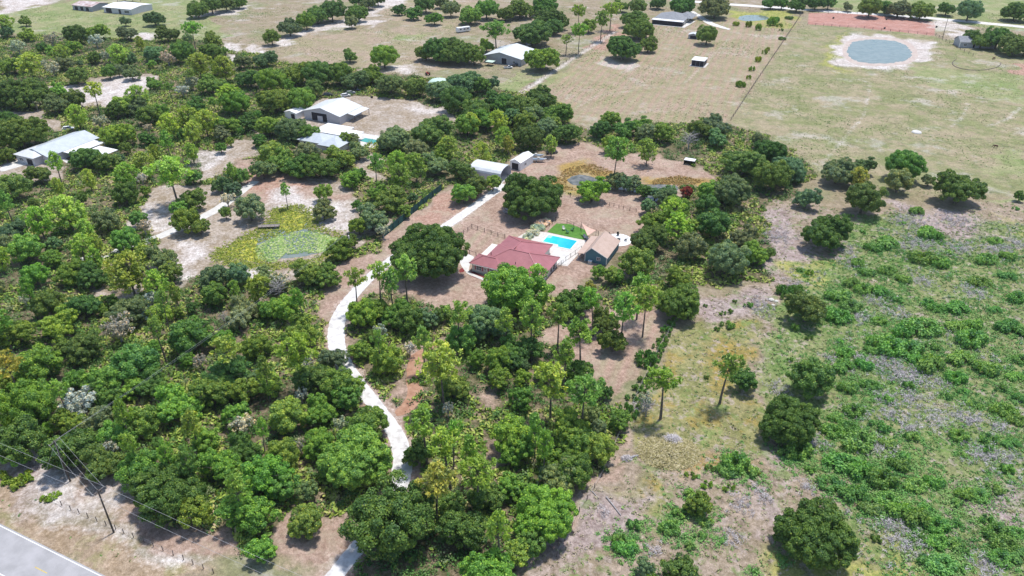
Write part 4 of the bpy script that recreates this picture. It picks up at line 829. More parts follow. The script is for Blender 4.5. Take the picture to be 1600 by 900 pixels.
# --- small things
def barrel(label, px):
    x, y = P(*px); t = thing('barrel', label, 'barrel', (x, y), 0, 'barrels in the arena'); m = MB(); m.tube([(0, 0, 0), (0, 0, .45), (0, 0, .9)], [.55, .62, .55], 12); m.build('drum', M['black'], t); m = MB(); m.tube([(0, 0, .9), (0, 0, .94)], .58, 12); m.build('lid', M['post'], t)
for l_, q in (('black barrel near the left end of the riding arena', (1302, 29)), ('black barrel at the far rail of the riding arena', (1385, 31)), ('black barrel near the middle of the near arena rail', (1382, 45)), ('black barrel outside the right end of the arena', (1463, 43)), ('dark barrel by the sand patch behind the workshop', (581, 153))): barrel(l_, q)
def horse(label, px, rz):
    x, y = P(*px); me_ = bpy.data.meshes.new('horse')
    vs_ = [(0, 0, 1.15), (.45, 0, 1.15), (.8, 0, 1.25), (1.15, 0, 1.0), (1.4, 0, .6), (1.62, 0, .3), (-.45, 0, 1.15), (-.75, 0, 1.2), (-.9, 0, .8), (.5, .16, .8), (.52, .17, .45), (.5, .17, .05), (.5, -.16, .8), (.45, -.17, .45), (.5, -.17, .05), (-.6, .16, .8), (-.72, .17, .5), (-.66, .17, .05), (-.6, -.16, .8), (-.75, -.17, .5), (-.66, -.17, .05)]
    ed = [(0, 1), (1, 2), (2, 3), (3, 4), (4, 5), (0, 6), (6, 7), (7, 8), (1, 9), (9, 10), (10, 11), (1, 12), (12, 13), (13, 14), (6, 15), (15, 16), (16, 17), (6, 18), (18, 19), (19, 20)]
    rd = [.34, .34, .26, .17, .14, .09, .34, .22, .06, .15, .08, .07, .15, .08, .07, .18, .08, .07, .18, .08, .07]
    me_.from_pydata(vs_, ed, []); o = bpy.data.objects.new('horse', me_); col.objects.link(o)
    md = o.modifiers.new('skin', 'SKIN')
    for i, sv in enumerate(me_.skin_vertices[0].data): sv.radius = (rd[i], rd[i]); sv.use_root = i == 0
    o.modifiers.new('sub', 'SUBSURF').levels = 1; o.modifiers['sub'].render_levels = 1
    me_.materials.append(M['horsehair']); o.location = (x, y, 0); o.scale = (.85,) * 3; o.rotation_euler = (0, 0, rz); tag(o, label, 'horse')
    dg = bpy.context.evaluated_depsgraph_get(); me2 = bpy.data.meshes.new_from_object(o.evaluated_get(dg)); o.modifiers.clear(); o.data = me2; me2.materials.clear(); me2.materials.append(M['horsehair'])
    m = MB(); m.tube([(.75, 0, 1.5), (1.0, 0, 1.35), (1.3, 0, .85)], [.03, .08, .03], 5); m.build('mane', M['black'], o)
horse('brown horse grazing in the pasture at the right edge', (1555, 231), 2.9)
horse('brown horse standing on the red dirt near the round pen', (1552, 93), .3)

# ------------------------------------------------------------ trees
def crown_pts(R, H, g, nclump, per, zlo=.12, clump=.27, shape=1.0, sparse=0.):
    """leaf places and facings for a broad crown built of overlapping leafy clumps"""
    C = []; Nn = []; F = []; cz = H * (zlo + 1) / 2; rz = H * (1 - zlo) / 2
    lob = g.normal(size=(5, 3)); lob = unit(lob); la = g.uniform(.1, .26, 5)
    ga = math.pi * (3 - 5 ** .5); n = nclump
    for i in range(n):
        t = 1 - (i + .5) / n * 1.72; a = ga * i + g.normal() * .25
        q = math.sqrt(max(0, 1 - t * t)); d = np.array([q * math.cos(a), q * math.sin(a), t])
        bump = 1 + sum(la[k] * max(0, d @ lob[k]) ** 3 for k in range(5)) - .14
        rr = bump * g.uniform(.62, .92)
        if g.random() < .16: rr *= .62
        if g.random() < sparse: continue
        c = np.array([d[0] * R * rr, d[1] * R * rr, cz + d[2] * rz * rr])
        cr = R * clump * g.uniform(.7, 1.3); m = int(per * g.uniform(.8, 1.2))
        v = unit(g.normal(size=(m, 3)) + d * .75 + np.array([0, 0, .35]))
        rad = cr * g.uniform(.55, 1.05, m)[:, None]
        C.append(c + v * rad * np.array([1, 1, .75])); Nn.append(unit(v + g.normal(size=(m, 3)) * .55 + np.array([0, 0, .25])))
        F.append(np.clip(g.normal(.5 + g.normal() * .12, .17, m), 0, 1))
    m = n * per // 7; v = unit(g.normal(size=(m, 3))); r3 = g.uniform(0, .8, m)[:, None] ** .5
    for f_ in F: f_[g.random(len(f_)) < .07] = 1.25  # sparkle: highlights painted into the colour of a few random leaves
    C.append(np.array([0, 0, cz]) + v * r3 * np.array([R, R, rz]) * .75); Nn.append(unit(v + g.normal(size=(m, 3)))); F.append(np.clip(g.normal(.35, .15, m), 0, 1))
    return np.concatenate(C), np.concatenate(Nn), np.concatenate(F)
def limbs(mb, R, H, g, n, z0, r0, droop=0., fork=2, top=.75):
    for i in range(n):
        a = 2 * math.pi * i / n + g.uniform(-.4, .4); L = R * g.uniform(.55, .85); zt = H * g.uniform(.5, top)
        p0 = Vector((0, 0, z0)); p2 = Vector((math.cos(a) * L, math.sin(a) * L, zt)); p1 = p0.lerp(p2, .45) + Vector((0, 0, .12 * H))
        mb.tube([p0, p1, p2], [r0 * .6, r0 * .35, r0 * .1], 5)
        for k in range(fork):
            q = p1.lerp(p2, g.uniform(.1, .7)); b_ = a + g.uniform(-1.2, 1.2); e = q + Vector((math.cos(b_), math.sin(b_), g.uniform(.1, .9))) * R * .35
            mb.tube([q, e], [r0 * .22, r0 * .05], 4)
def as_mesh(mb, name, mat):
    me = bpy.data.meshes.new(name); me.from_pydata(mb.v, [], mb.f); me.materials.append(mat); return me
PROTO = {}
def make_oak(key, R, H, ncl, per, leaf, seed, mat='leaf', bark='bark', zlo=.12, sparse=0., clump=.27, extra_limbs=5, ltop=.75):
    g = np.random.default_rng(seed); K = 1 if (seed % 3 == 0 or mat == 'moss') else int(2 + R // 2.6)
    if K == 1: C, Nn, F = crown_pts(R, H, g, ncl, per, zlo, clump, sparse=sparse)
    else:
        C = []; Nn = []; F = []; a0 = g.uniform(0, 6.28)
        for k in range(K):
            rk = R * g.uniform(.50, .68); hk = H * g.uniform(.68, 1.0); a = a0 + 6.28 * k / K + g.uniform(-.5, .5); off_ = (R - rk) * g.uniform(.75, 1.08)
            c_, n_2, f_ = crown_pts(rk, hk, g, int(ncl * .45) + 6, per, zlo * g.uniform(.5, 2), clump * 1.25, sparse=.14 if seed % 3 == 2 else .05)
            C.append(c_ + [math.cos(a) * off_, math.sin(a) * off_, 0]); Nn.append(n_2); F.append(f_)
        C, Nn, F = np.concatenate(C), np.concatenate(Nn), np.concatenate(F); far_ = np.quantile(np.hypot(C[:, 0], C[:, 1]), .97); C[:, :2] *= R / far_
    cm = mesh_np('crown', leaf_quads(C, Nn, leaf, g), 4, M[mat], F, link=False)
    t = MB(); r0 = .045 * R + .08; t.tube([(0, 0, -.1), (.05, 0, H * .15), (0, .1, H * .3), (.1, 0, H * .6)], [r0 * 1.35, r0, r0 * .85, r0 * .3], 7)
    limbs(t, R, H, g, extra_limbs, H * .2, r0, top=ltop)
    PROTO.setdefault(key, []).append((R, H, as_mesh(t, 'trunk', M[bark]), cm))
for sdx in range(3):
    make_oak('oak', 2.6, 4.6, 34, 165, .2, 10 + sdx, clump=.24); make_oak('oak', 4.3, 6.8, 64, 230, .225, 20 + sdx, clump=.21); make_oak('oak', 7.0, 9.2, 120, 300, .25, 30 + sdx, clump=.17)
for sdx in range(2): make_oak('oak', 10.5, 12.5, 230, 340, .28, 40 + sdx, clump=.13)
for sdx in range(2):
    make_oak('mossy', 3.0, 5.4, 30, 42, .3, 50 + sdx, 'moss', 'deadwood', .25, .25, .22, 9, .98); make_oak('mossy', 4.6, 7.4, 44, 62, .34, 55 + sdx, 'moss', 'deadwood', .25, .25, .2, 11, .98)
def make_pine(R, H, seed, low=.5, tufts=46, flat=0., key='pine'):
    g = np.random.default_rng(seed); t = MB(); lean = g.uniform(-1.1, 1.1, 2)
    ax = lambda z: np.array([lean[0] * (abs(z) / H) ** 1.5, lean[1] * (abs(z) / H) ** 1.5, z])
    t.tube([ax(z) for z in np.linspace(-.1, H * .96, 7)], np.linspace(.27, .06, 7), 7)
    C = []; Nn = []; F = []
    for i in range(tufts):
        f = (i + .5) / tufts; z = H * (low + (1 - low) * f); a = 2.4 * i + g.normal() * .3
        prof = math.sin(math.pi * min(1, .18 + .82 * f) ** 1.1) ** .6 if not flat else .55 + .45 * math.sin(math.pi * f)
        r = R * prof * g.uniform(.3, 1.15); b_ = ax(z * .97)
        e = b_ + np.array([math.cos(a) * r, math.sin(a) * r, g.uniform(.2, .9)])
        t.tube([b_, (b_ + e) / 2 + [0, 0, -.05], e], [.06, .045, .02], 4, False)
        m = 36; v = unit(g.normal(size=(m, 3)) + [math.cos(a) * .3, math.sin(a) * .3, .5]); cr = g.uniform(.5, .95)
        q = e + v * cr * g.uniform(.25, 1, m)[:, None]; C.append(q); Nn.append(unit(np.cross(v, g.normal(size=(m, 3))) + v * .5 + [0, 0, .3])); F.append(np.clip(g.normal(.5 + g.normal() * .1, .16, m), 0, 1))
        if g.random() < .3:
            e2 = b_ + (e - b_) * .6 + g.normal(size=3) * .4; v = unit(g.normal(size=(30, 3)) + [0, 0, .5]); C.append(e2 + v * .6 * g.uniform(.3, 1, 30)[:, None]); Nn.append(unit(v + g.normal(size=(30, 3)) * .7)); F.append(np.clip(g.normal(.5, .16, 30), 0, 1))
    C, Nn, F = np.concatenate(C), np.concatenate(Nn), np.concatenate(F)
    PROTO.setdefault(key, []).append((R, H, as_mesh(t, 'trunk', M['bark']), mesh_np('crown', leaf_quads(C, Nn, .3, g, 2.2), 4, M['needle'], F, link=False)))
for i, (r, h_, lo, tf) in enumerate(((2.4, 11.5, .55, 34), (2.6, 13, .62, 30), (2.5, 12, .66, 24), (3.4, 13, .55, 50), (3.6, 14, .62, 48), (3.4, 12.5, .66, 38), (4.6, 13, .58, 80), (4.8, 14, .64, 76))): make_pine(r, h_, 70 + i, lo, tf, i >= 5)
for i, (r, h_, tf) in enumerate(((2.6, 9, 50), (3.2, 10, 62), (4.4, 10.5, 95))): make_pine(r, h_, 85 + i, .26, tf, 0, 'lowpine')
def make_dead(R, H, seed):
    g = np.random.default_rng(seed); t = MB(); t.tube([(0, 0, -.1), (.1, 0, H * .4), (0, .1, H * .8)], [.24, .17, .05], 6)
    c = MB()
    for i in range(34):
        a = 2.4 * i; z = H * (.3 + .6 * i / 34); L = R * g.uniform(.5, 1); p0 = Vector((0, 0, z)); p1 = p0 + Vector((math.cos(a) * L * .5, math.sin(a) * L * .5, L * .3)); p2 = p0 + Vector((math.cos(a) * L, math.sin(a) * L, L * .45))
        c.tube([p0, p1, p2], [.09, .06, .02], 4)
        for k in range(6): b_ = a + g.uniform(-1.3, 1.3); q = p1.lerp(p2, g.random()); c.tube([q, q + Vector((math.cos(b_), math.sin(b_), g.uniform(-.2, .8))) * R * .3], [.045, .015], 3)
    PROTO.setdefault('dead', []).append((R, H, as_mesh(t, 'trunk', M['deadwood']), as_mesh(c, 'branches', M['deadwood'])))
make_dead(3, 6.5, 91); make_dead(3.4, 7, 92)
def make_bush(R, H, seed, ncl, per, leaf):
    g = np.random.default_rng(seed); C = []; Nn = []; F = []
    for i in range(ncl):
        a = g.uniform(0, 6.28); r = R * math.sqrt(g.random()) * .85; k = 1 - (r / R) ** 2 * .75
        c = np.array([math.cos(a) * r, math.sin(a) * r * .8, H * .45 * k]); cr = R * g.uniform(.22, .36)
        v = unit(g.normal(size=(per, 3)) + [0, 0, .7]); C.append(c + v * cr * g.uniform(.5, 1.05, per)[:, None] * [1, 1, .8]); Nn.append(unit(v + g.normal(size=(per, 3)) * .6 + [0, 0, .3])); F.append(np.clip(g.normal(.5 + g.normal() * .13, .18, per), 0, 1))
    C = np.concatenate(C); C[:, 2] = np.maximum(C[:, 2], .05)
    PROTO.setdefault('bush', []).append((R, H, None, mesh_np('bush', leaf_quads(C, np.concatenate(Nn), leaf, g), 4, M['bushleaf'], np.concatenate(F), link=False)))
for i in range(4): make_bush(1.5, 1.3, 100 + i, 9, 60, .24); make_bush(2.7, 1.9, 110 + i, 18, 85, .28)
# kind: name, height of crown centre, base tints
TINT = {'o': (.135, .250, .055), 'g': (.195, .350, .060), 'G': (.19, .36, .050), 'b': (.185, .280, .130), 'p': (.42, .50, .095), 'y': (.50, .45, .10), 'q': (.31, .43, .085), 'x': (.42, .44, .34), 'd': (.3, .3, .3), 'r': (.25, .05, .04)}
NAME = {'o': ('live_oak', 'dark green oak'), 'g': ('broadleaf_tree', 'mid green leafy tree'), 'G': ('broadleaf_tree', 'bright green leafy tree'), 'b': ('grey_oak', 'grey green oak'), 'p': ('pine_tree', 'yellow green pine'), 'q': ('pine_tree', 'green pine'), 'y': ('pine_tree', 'golden yellow pine'), 'x': ('mossy_tree', 'grey moss hung tree'), 'd': ('bare_tree', 'bare grey branched tree'), 'r': ('red_tree', 'dark red leaved tree')}
CAT = {'live_oak': 'oak tree', 'broadleaf_tree': 'tree', 'grey_oak': 'oak tree', 'pine_tree': 'pine tree', 'mossy_tree': 'tree', 'bare_tree': 'bare tree', 'red_tree': 'tree', 'bush': 'bush'}
TREES = """o:39,32,9;116,54,18;260,51,17;308,13,17;330,8,16;352,4,16;372,2,12;66,75,9;120,118,16;147,88,12;285,82,20;170,112,12;35,142,32;12,150,20;390,120,20;305,165,16;30,205,36;8,192,22;115,155,18;180,170,18;232,180,18;230,215,12;385,190,16;424,58,14;495,22,18;518,17,20;556,19,17;623,14,10;646,19,13;665,6,16;560,-2,14;590,-3,14;546,86,12;790,20,14;688,75,26;715,78,26;740,86,18;665,80,16;500,115,24;650,135,18;715,155,24;490,138,16;480,205,18;405,218,12;675,200,29;745,175,22;780,155,22
o:812,12,20;850,8,20;860,28,24;832,50,30;868,42,14;998,10,13;992,27,20;1000,42,22;975,73,24;1013,68,15;1028,3,12;1068,6,18;1105,55,17;815,165,24;845,150,22;870,175,24;825,215,22;885,205,22;940,200,18;975,200,18;1095,200,20;1205,3,12;1222,5,10;1246,6,14;1275,3,14;1295,4,12;1360,12,18;1385,10,14;1440,15,18;1480,12,14;1588,16,20;1519,58,14;1535,62,15;1560,60,20;1585,68,22;1605,70,20
o:8,240,14;22,292,24;60,270,18;135,245,23;165,250,20;195,302,20;300,275,14;128,310,8;215,342,14;265,425,18;140,430,22;375,275,14;352,332,9;500,258,26;465,258,22;560,270,12;610,310,24;745,290,18;720,265,20;668,392,56;829,300,46;1008,297,13;1105,320,18;1165,250,30;1015,370,28;1115,350,26;995,410,28;1205,235,26;1205,276,28;1350,310,30;1500,290,36;1293,358,36;1594,305,8;1203,395,8;545,376,14;430,440,16
o:75,475,24;130,475,24;130,540,28;298,525,34;335,460,20;210,570,36;165,615,26;355,582,34;490,590,30;540,622,22;240,600,24;640,500,24;692,490,14;720,530,24;710,602,26;800,545,22;820,462,20;895,470,28;945,500,22;958,530,22;1062,468,34;830,545,20;800,560,18;850,580,16;905,580,22;1165,590,22;1234,655,42;1262,478,32;1268,590,34;945,610,14
o:30,690,40;110,700,40;160,722,32;262,765,54;380,700,26;440,760,26;612,815,66;650,705,22;760,772,28;725,825,40;705,790,20;900,690,30;895,735,30;1090,785,20;1060,888,26;1275,830,56;830,850,24
g:152,47,16;42,53,12;115,72,12;20,100,18;330,60,14;330,78,16;330,130,20;370,160,22;190,165,18;250,175,14;185,208,24;355,195,20;240,130,12;345,105,14;90,140,14;478,33,16;735,22,18;760,15,18;425,125,22;465,112,24;530,115,22;580,115,18;745,130,20;430,155,26;470,155,22;420,195,20;540,217,12;730,195,20;760,185,20;790,165,20;920,40,12;970,8,12;862,192,18;955,185,18;1000,195,16;1035,207,18;960,222,18;820,190,18;300,310,20;290,345,22;312,352,14;195,375,22;40,388,26;55,430,20;80,402,16;110,425,22;120,330,14;280,325,14;425,240,22;440,250,22;530,245,22;548,278,16;505,300,14;590,300,16;560,350,18;690,240,16;725,300,20;770,285,13;480,425,24;530,387,20;510,430,20;1055,325,22;1110,300,20;1085,352,16;1060,435,20;1180,395,20;1415,258,28;935,425,11;956,430,14;963,430,12;1020,345,20
g:20,520,28;90,505,28;60,570,34;160,590,34;205,605,20;120,590,20;45,630,44;275,630,34;330,610,32;220,660,28;370,650,22;420,480,20;445,482,22;470,515,26;530,600,28;450,650,32;500,640,26;565,490,24;590,482,18;620,490,24;560,545,18;575,660,34;550,605,20;745,560,14;780,562,22;780,590,20;890,670,34;815,622,20;400,540,24;350,530,18;250,490,18;420,600,22;380,610,22;110,660,26;180,680,26;25,705,24;220,735,34;305,800,28;345,722,30;320,690,24;390,740,24;480,810,30;440,710,26;500,690,28;553,712,52;935,702,28;805,700,28;810,862,24;410,855,22;860,720,20;800,760,22;970,655,18;815,590,14
G:600,88,22;678,27,13;760,70,12;848,90,25;925,295,24;803,455,50;605,562,26;800,682,34;850,800,48;385,800,38;415,745,38;765,888,44;270,745,20
b:198,50,15;195,32,9;241,27,15;293,60,8;10,50,10;100,98,14;200,92,14;240,82,16;205,112,14;185,110,10;380,95,14;88,160,20;210,165,16;345,207,14;452,41,18;549,34,11;575,4,12;704,14,14;690,2,12;415,90,17;555,122,20;610,128,24;690,140,22;725,128,26;765,130,14;455,200,24;550,217,12;615,215,24;800,180,18;835,180,18;850,200,22;1015,205,20;1120,215,16;1190,218,14;1118,195,22;1405,12,18;1325,10,8;1515,16,20;1118,10,22;250,400,22;165,345,22;345,285,16;365,295,14;390,325,24;10,375,16;335,430,24;370,430,20;80,380,14;410,262,20;480,240,20;560,235,16;505,327,18;580,340,26;680,255,22;415,432,18;962,280,16;990,285,15;1045,300,12;1140,295,32;1232,262,26;1080,385,24;1165,370,22;1135,405,32;1310,265,26;1350,258,16;1335,278,16;1405,282,22;1452,280,10;1262,307,20;650,235,20
b:200,485,28;380,480,22;372,500,18;520,560,22;150,655,26;765,500,36;875,745,30;1010,885,14;670,495,18;20,360,20;390,590,20
p:6,38,14;95,85,14;45,100,18;185,85,16;310,100,18;350,105,18;145,140,13;120,180,15;215,150,16;265,195,16;290,185,18;320,190,18;300,205,14;355,150,18;780,190,16;85,252,11;195,275,19;265,265,31;105,330,25;60,345,22;125,385,16;200,425,32;620,255,18;625,275,17;650,260,18;755,238,12;1012,235,15;1050,330,18;1062,352,18;245,440,16;220,255,16
p:632,418,19;590,430,15;553,440,15;465,545,28;690,570,34;662,660,22;715,495,18;862,590,26;1040,592,22;355,545,18;700,700,24;790,500,14;300,660,14;400,450,16;745,735,28;780,820,18;790,215,14;735,190,12;700,230,14
q:775,45,22;905,18,12;905,48,14;940,30,13;955,15,15;885,62,8;299,45,15;585,255,10;962,235,21;830,492,22;873,497,15;910,520,24;883,552,15;975,480,22;1010,468,20;912,608,28;1135,570,20;445,296,7;610,440,12;930,470,16;1000,445,16
y:12,568,18;678,755,28;920,455,10;1345,278,12;795,225,8
b:1040,306,15;1024,300,11;976,286,14;1012,322,12
x:150,64,11;80,62,13;28,74,13;82,108,12;262,92,13;300,130,13;285,142,11;155,190,13;170,88,12;355,312,12;225,355,12;435,440,16;185,515,24;125,632,28;170,702,17;1008,628,13;230,490,14;640,545,10;380,665,18;700,640,10;595,520,12
d:1077,220,14;435,452,14;480,570,12;350,500,8;1010,640,8
r:1073,300,9"""
BUSHES = """e:1290,485,16;1310,462,22;1330,478,20;1310,495,20;1375,455,14;1350,452,18;1402,467,10;1375,500,12;1462,480,14;1495,480,22;1450,472,12;1412,517,20;1440,512,26;1495,510,18;1520,507,16;1518,532,28;1575,510,22;1597,515,22;1555,482,12;1590,465,18;1375,535,24;1395,545,24;1420,545,26;1362,545,14;1457,540,12;1312,532,8;1320,550,16;1317,572,22;1350,570,16;1452,572,26;1430,560,16;1500,560,22;1495,590,18;1542,577,22;1587,587,16;1597,560,16;1325,605,18;1360,600,16;1335,640,18;1420,602,12;1385,622,12;1480,617,10;1507,610,10;1565,605,10;1567,640,18;1375,665,16;1307,650,14;1325,665,16;1300,672,18;1525,630,10
e:1340,690,26;1317,722,28;1345,737,26;1380,750,26;1405,725,20;1387,690,16;1425,682,14;1412,712,12;1300,755,22;1335,772,26;1360,792,20;1385,780,24;1407,800,24;1432,810,24;1440,792,16;1430,757,20;1460,752,18;1500,680,18;1545,700,10;1505,707,8;1507,770,18;1532,772,18;1555,762,16;1492,782,12;1465,820,20;1432,837,14;1465,845,20;1487,847,16;1470,880,24;1447,877,18;1542,810,12;1497,817,8;1557,830,22;1570,850,24;1587,830,18;1565,870,22;1590,865,20;1500,885,14;1510,860,8;1575,732,14;1547,685,14;1220,867,8;1265,732,10;1250,705,24;1225,707,14
e:1447,365,18;1462,370,14;1385,380,20;1365,386,16;1557,375,12;1445,405,24;1470,412,18;1340,410,12;1385,422,16;1540,405,18;1575,400,14;1482,392,8;1330,442,14;1412,435,14;1575,430,14;1530,440,16;1355,425,14;1250,420,6;1432,330,12;1411,347,6;1349,360,6;1588,324,5;1330,335,6;1150,725,26;1135,735,18;1170,735,16;1060,800,14;1045,825,18;1095,835,12;990,820,14;975,855,20;965,842,14;1127,840,8;1100,810,16;1075,770,14;985,845,12;1010,900,18;1050,815,12;1180,890,8;1075,850,12;1590,655,16;1580,690,16;1597,620,14
t:1052,497,7;1049,505,7;1045,513,7;1042,521,7;1039,529,7;1036,537,7;1032,545,7;1029,553,7;1026,561,7;1022,569,7;1019,577,7;1016,585,7;1013,593,7;1009,601,7;1006,609,7;1003,617,7;1000,625,7;996,633,7;993,641,7;990,649,7;1104,587,5;1137,507,11;1140,485,6;1170,475,8;1120,512,6;1235,560,5;1110,730,9;1370,840,11;1040,513,9;1035,528,9;1028,540,9;1010,562,20;1003,592,9;995,605,10;988,620,11;978,638,12;970,652,14;1048,503,8;1222,60,6;1221,46,4;1211,33,8;1233,28,7;1570,22,7;890,300,3;1225,455,14;1244,452,12;1240,512,10;1265,525,8;1315,385,6;1130,487,6;1230,465,10;1148,468,5;1102,475,5
v:1157,133,7;1170,121,4;1175,108,6;1185,94,6;1195,82,5;1200,77,4;1218,40,5;20,755,16;40,745,12;8,748,12;75,775,12;88,768,8;68,778,8;5,740,10;1170,40,6;1185,45,6;1205,38,8;1150,38,6;40,735,8;100,690,8;80,712,8;1265,425,8;1080,740,10;1105,755,10;1140,760,10;1180,735,8
h:847,348,12;840,355,12;833,362,11;826,368,10;852,343,8;821,373,8"""
LAND = """the red hipped roof,800,405;the turquoise pool,875,378;the blue pool house,935,392;the shade sail,922,359;the big oak by the house drive,668,392;the big round oak above the paddock,829,300; the bright round tree in the mulch,925,295;the rounded metal barn,772,266;the green screen fence,645,335;the lily pond,450,375;the footbridge,421,356;the slim pale pole,546,390;the pale workshop,515,172;the grey bungalow,525,212;the farmhouse,100,225; the left parking pad,30,262;the far cattle barn,195,12;the rusty barn,150,12;the white sand patch,160,145;the grey blue stable,790,84;the camper,732,46;the round green tent,686,130;the lone small red tractor,668,117; the ranch house,1045,32;the screened kiosk,1092,95;the pale blue open shed,1083,61;the far right pond,1372,80;the red riding arena,1360,36;the arena utility pole,1475,48;the round pen,1525,95;the house at the right edge,1530,70; the small animal shelter,1076,258;the orange rimmed pond,1000,290;the round white patio,966,375;the roadside pole,165,800;the pole in the oaks,103,728;the road,60,860;the drive mouth at the bottom,520,890;the lowest drive bend,630,700;the middle drive bend,525,530; the drive fork with the trail,615,640;the sandy trail,650,590;the second sandy trail,755,600;the yellow pine by the drive,678,755;the striped clearing,980,580;the leaning lone pine,1120,600;the orange weed patch,1150,560;the straw mound,1045,705; the huge oak at lower right,1275,830;the dark oak in the rough field,1234,655;the pink bare patch,1540,800;the grey brush patch,1410,585;the large grey brush patch,1400,835;the log pile,985,715;the bare white tree,1077,220;the long strip clearing,360,235;the top left corner,0,0;the left edge middle,0,450;the bottom left wood edge,300,860;the neighbour drive,270,365;the grazing horse,1555,230; the right edge middle,1600,500;the yellow grass patch,1275,425;the green pool,575,213;the sand path by the stripe field,880,100;the straight field fence,1190,120;the yellow top left pine,120,180;the lower right corner,1600,900;the bottom edge centre,800,900;the left yellow pine,12,568;the dark oak pair at the right,1350,310"""
g = np.random.default_rng(5); placed = []
def parse(s): 
    out = []
    for ln in s.split('\n'):
        k, r = ln.split(':')
        for q in r.split(';'):
            if q: out.append((k, *[float(a) for a in q.split(',')]))
    return out
def place_tree(k, u, v, r, tall=None):
    lowp = k in 'py' and v < 460 and not (u, v) in ((85, 252), (145, 140), (590, 430), (553, 440), (632, 418), (265, 265))
    fam = 'pine' if k in 'pqy' else 'mossy' if k == 'x' else 'dead' if k == 'd' else 'oak'
    zc = 9. if fam == 'pine' else 3.5; r *= 1.04
    for _ in range(4):
        x, y = P(u, v, zc); Rm = r / pxm(x, y, zc)
        if fam == 'pine': Ht = min(16, (7. if r < 9 else 9.8) + Rm * 1.25); zc = Ht * .79
        else: Ht = (2.2 + Rm * 1.22) if fam == 'oak' else 2.4 + Rm * 1.2; Ht = min(Ht, 14); zc = Ht * .53
        if lowp: Ht = 5.5 + Rm * 1.15; zc = Ht * .62
    L = PROTO['lowpine' if fam == 'pine' and lowp else fam]; bestd = sorted(range(len(L)), key=lambda i: abs(math.log(L[i][0] / Rm)) + g.uniform(0, .22))[0]
    R0, H0, tm, cm = L[bestd]; nm, look = NAME[k]
    t = bpy.data.objects.new(nm, None); col.objects.link(t); t.location = (x, y, 0); t.rotation_euler = (0, 0, g.uniform(0, 6.28))
    s_ = Rm / R0; t.scale = (s_ * g.uniform(.95, 1.06), s_ * g.uniform(.95, 1.06), Ht / H0)
    a = bpy.data.objects.new('trunk', tm); b_ = bpy.data.objects.new(cm.name.split('.')[0], cm)
    for q in (a, b_): col.objects.link(q); q.parent = t
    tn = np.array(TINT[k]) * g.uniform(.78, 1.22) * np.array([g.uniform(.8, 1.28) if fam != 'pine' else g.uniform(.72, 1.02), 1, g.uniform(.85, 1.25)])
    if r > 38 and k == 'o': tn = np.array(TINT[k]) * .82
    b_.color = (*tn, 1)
    placed.append([t, nm, look, u, v, r, Rm, x, y]); return t
for q in parse(TREES): place_tree(*q)
# the wood goes on between the surveyed trees
gf = np.random.default_rng(77); cu = gf.uniform(-60, 1240, 9000); cv = gf.uniform(62, 770, 9000); pts_ = np.array([P(a, b_) for a, b_ in zip(cu, cv)])
okf = (zone('forest', pts_[:, 0], pts_[:, 1], 1) > .9) & (np.maximum(np.maximum(zone('clear', pts_[:, 0], pts_[:, 1], 1), zone('mulch', pts_[:, 0], pts_[:, 1], 1)), zone('sand', pts_[:, 0], pts_[:, 1], 1)) < .2) & (line_mask(pts_[:, 0], pts_[:, 1], np.array(DRW), 7, .3) < .5)
BL_ = [(0, 210, 130, 262), (450, 145, 600, 235), (745, 235, 850, 300), (730, 355, 960, 470), (335, 320, 545, 420), (600, 530, 800, 665)]
nfill = 0
for a, b_, ok_ in zip(cu, cv, okf):
    if not ok_ or nfill >= 105 or any(q[0] < a < q[2] and q[1] < b_ < q[3] for q in BL_): continue
    if a > 980 and b_ < 500: continue
    sc_ = .55 + b_ / 900; r_ = gf.uniform(8, 12.5) * sc_
    if all(math.hypot(a - p[3], (b_ - p[4]) * 1.15) > (p[5] * .86 + r_ * .6) for p in placed):
        k_ = gf.choice(['p', 'q', 'b', 'g', 'x', 'o'], p=[.3, .2, .14, .16, .1, .1]); place_tree(k_, a, b_, r_); nfill += 1
def place_bush(k, u, v, r):
    x, y = P(u, v, .8); Rm = r / pxm(x, y, 0); L = PROTO['bush']
    i = sorted(range(len(L)), key=lambda i: abs(math.log(L[i][0] / Rm)) + g.uniform(0, .4))[0]; R0, H0, _, cm = L[i]
    o = bpy.data.objects.new('bush', cm); col.objects.link(o); o.location = (x, y, 0); s_ = Rm / R0; o.scale = (s_ * g.uniform(.9, 1.15), s_ * g.uniform(.8, 1.05), s_ * g.uniform(.9, 1.5) * (1.4 if k == 't' else 2.0 if k == 'v' and v < 200 else 1.1)); o.rotation_euler = (0, 0, g.uniform(-.5, .5))
    bt = {'e': (.17, .36, .095), 't': (.13, .27, .06), 'v': (.22, .34, .04), 'h': (.62, .62, .64)}[k]
    o.color = (*(np.array(bt) * g.uniform(.8, 1.25) * [g.uniform(.85, 1.3), 1, g.uniform(.85, 1.1)]), 1)
    look = {'e': 'low green bush', 't': 'dark green upright bush', 'v': 'yellow green bush', 'h': 'silver grey hedge bush'}[k]
    placed.append([o, 'bush', look, u, v, r, Rm, x, y])
for q in parse(BUSHES): place_bush(*q)
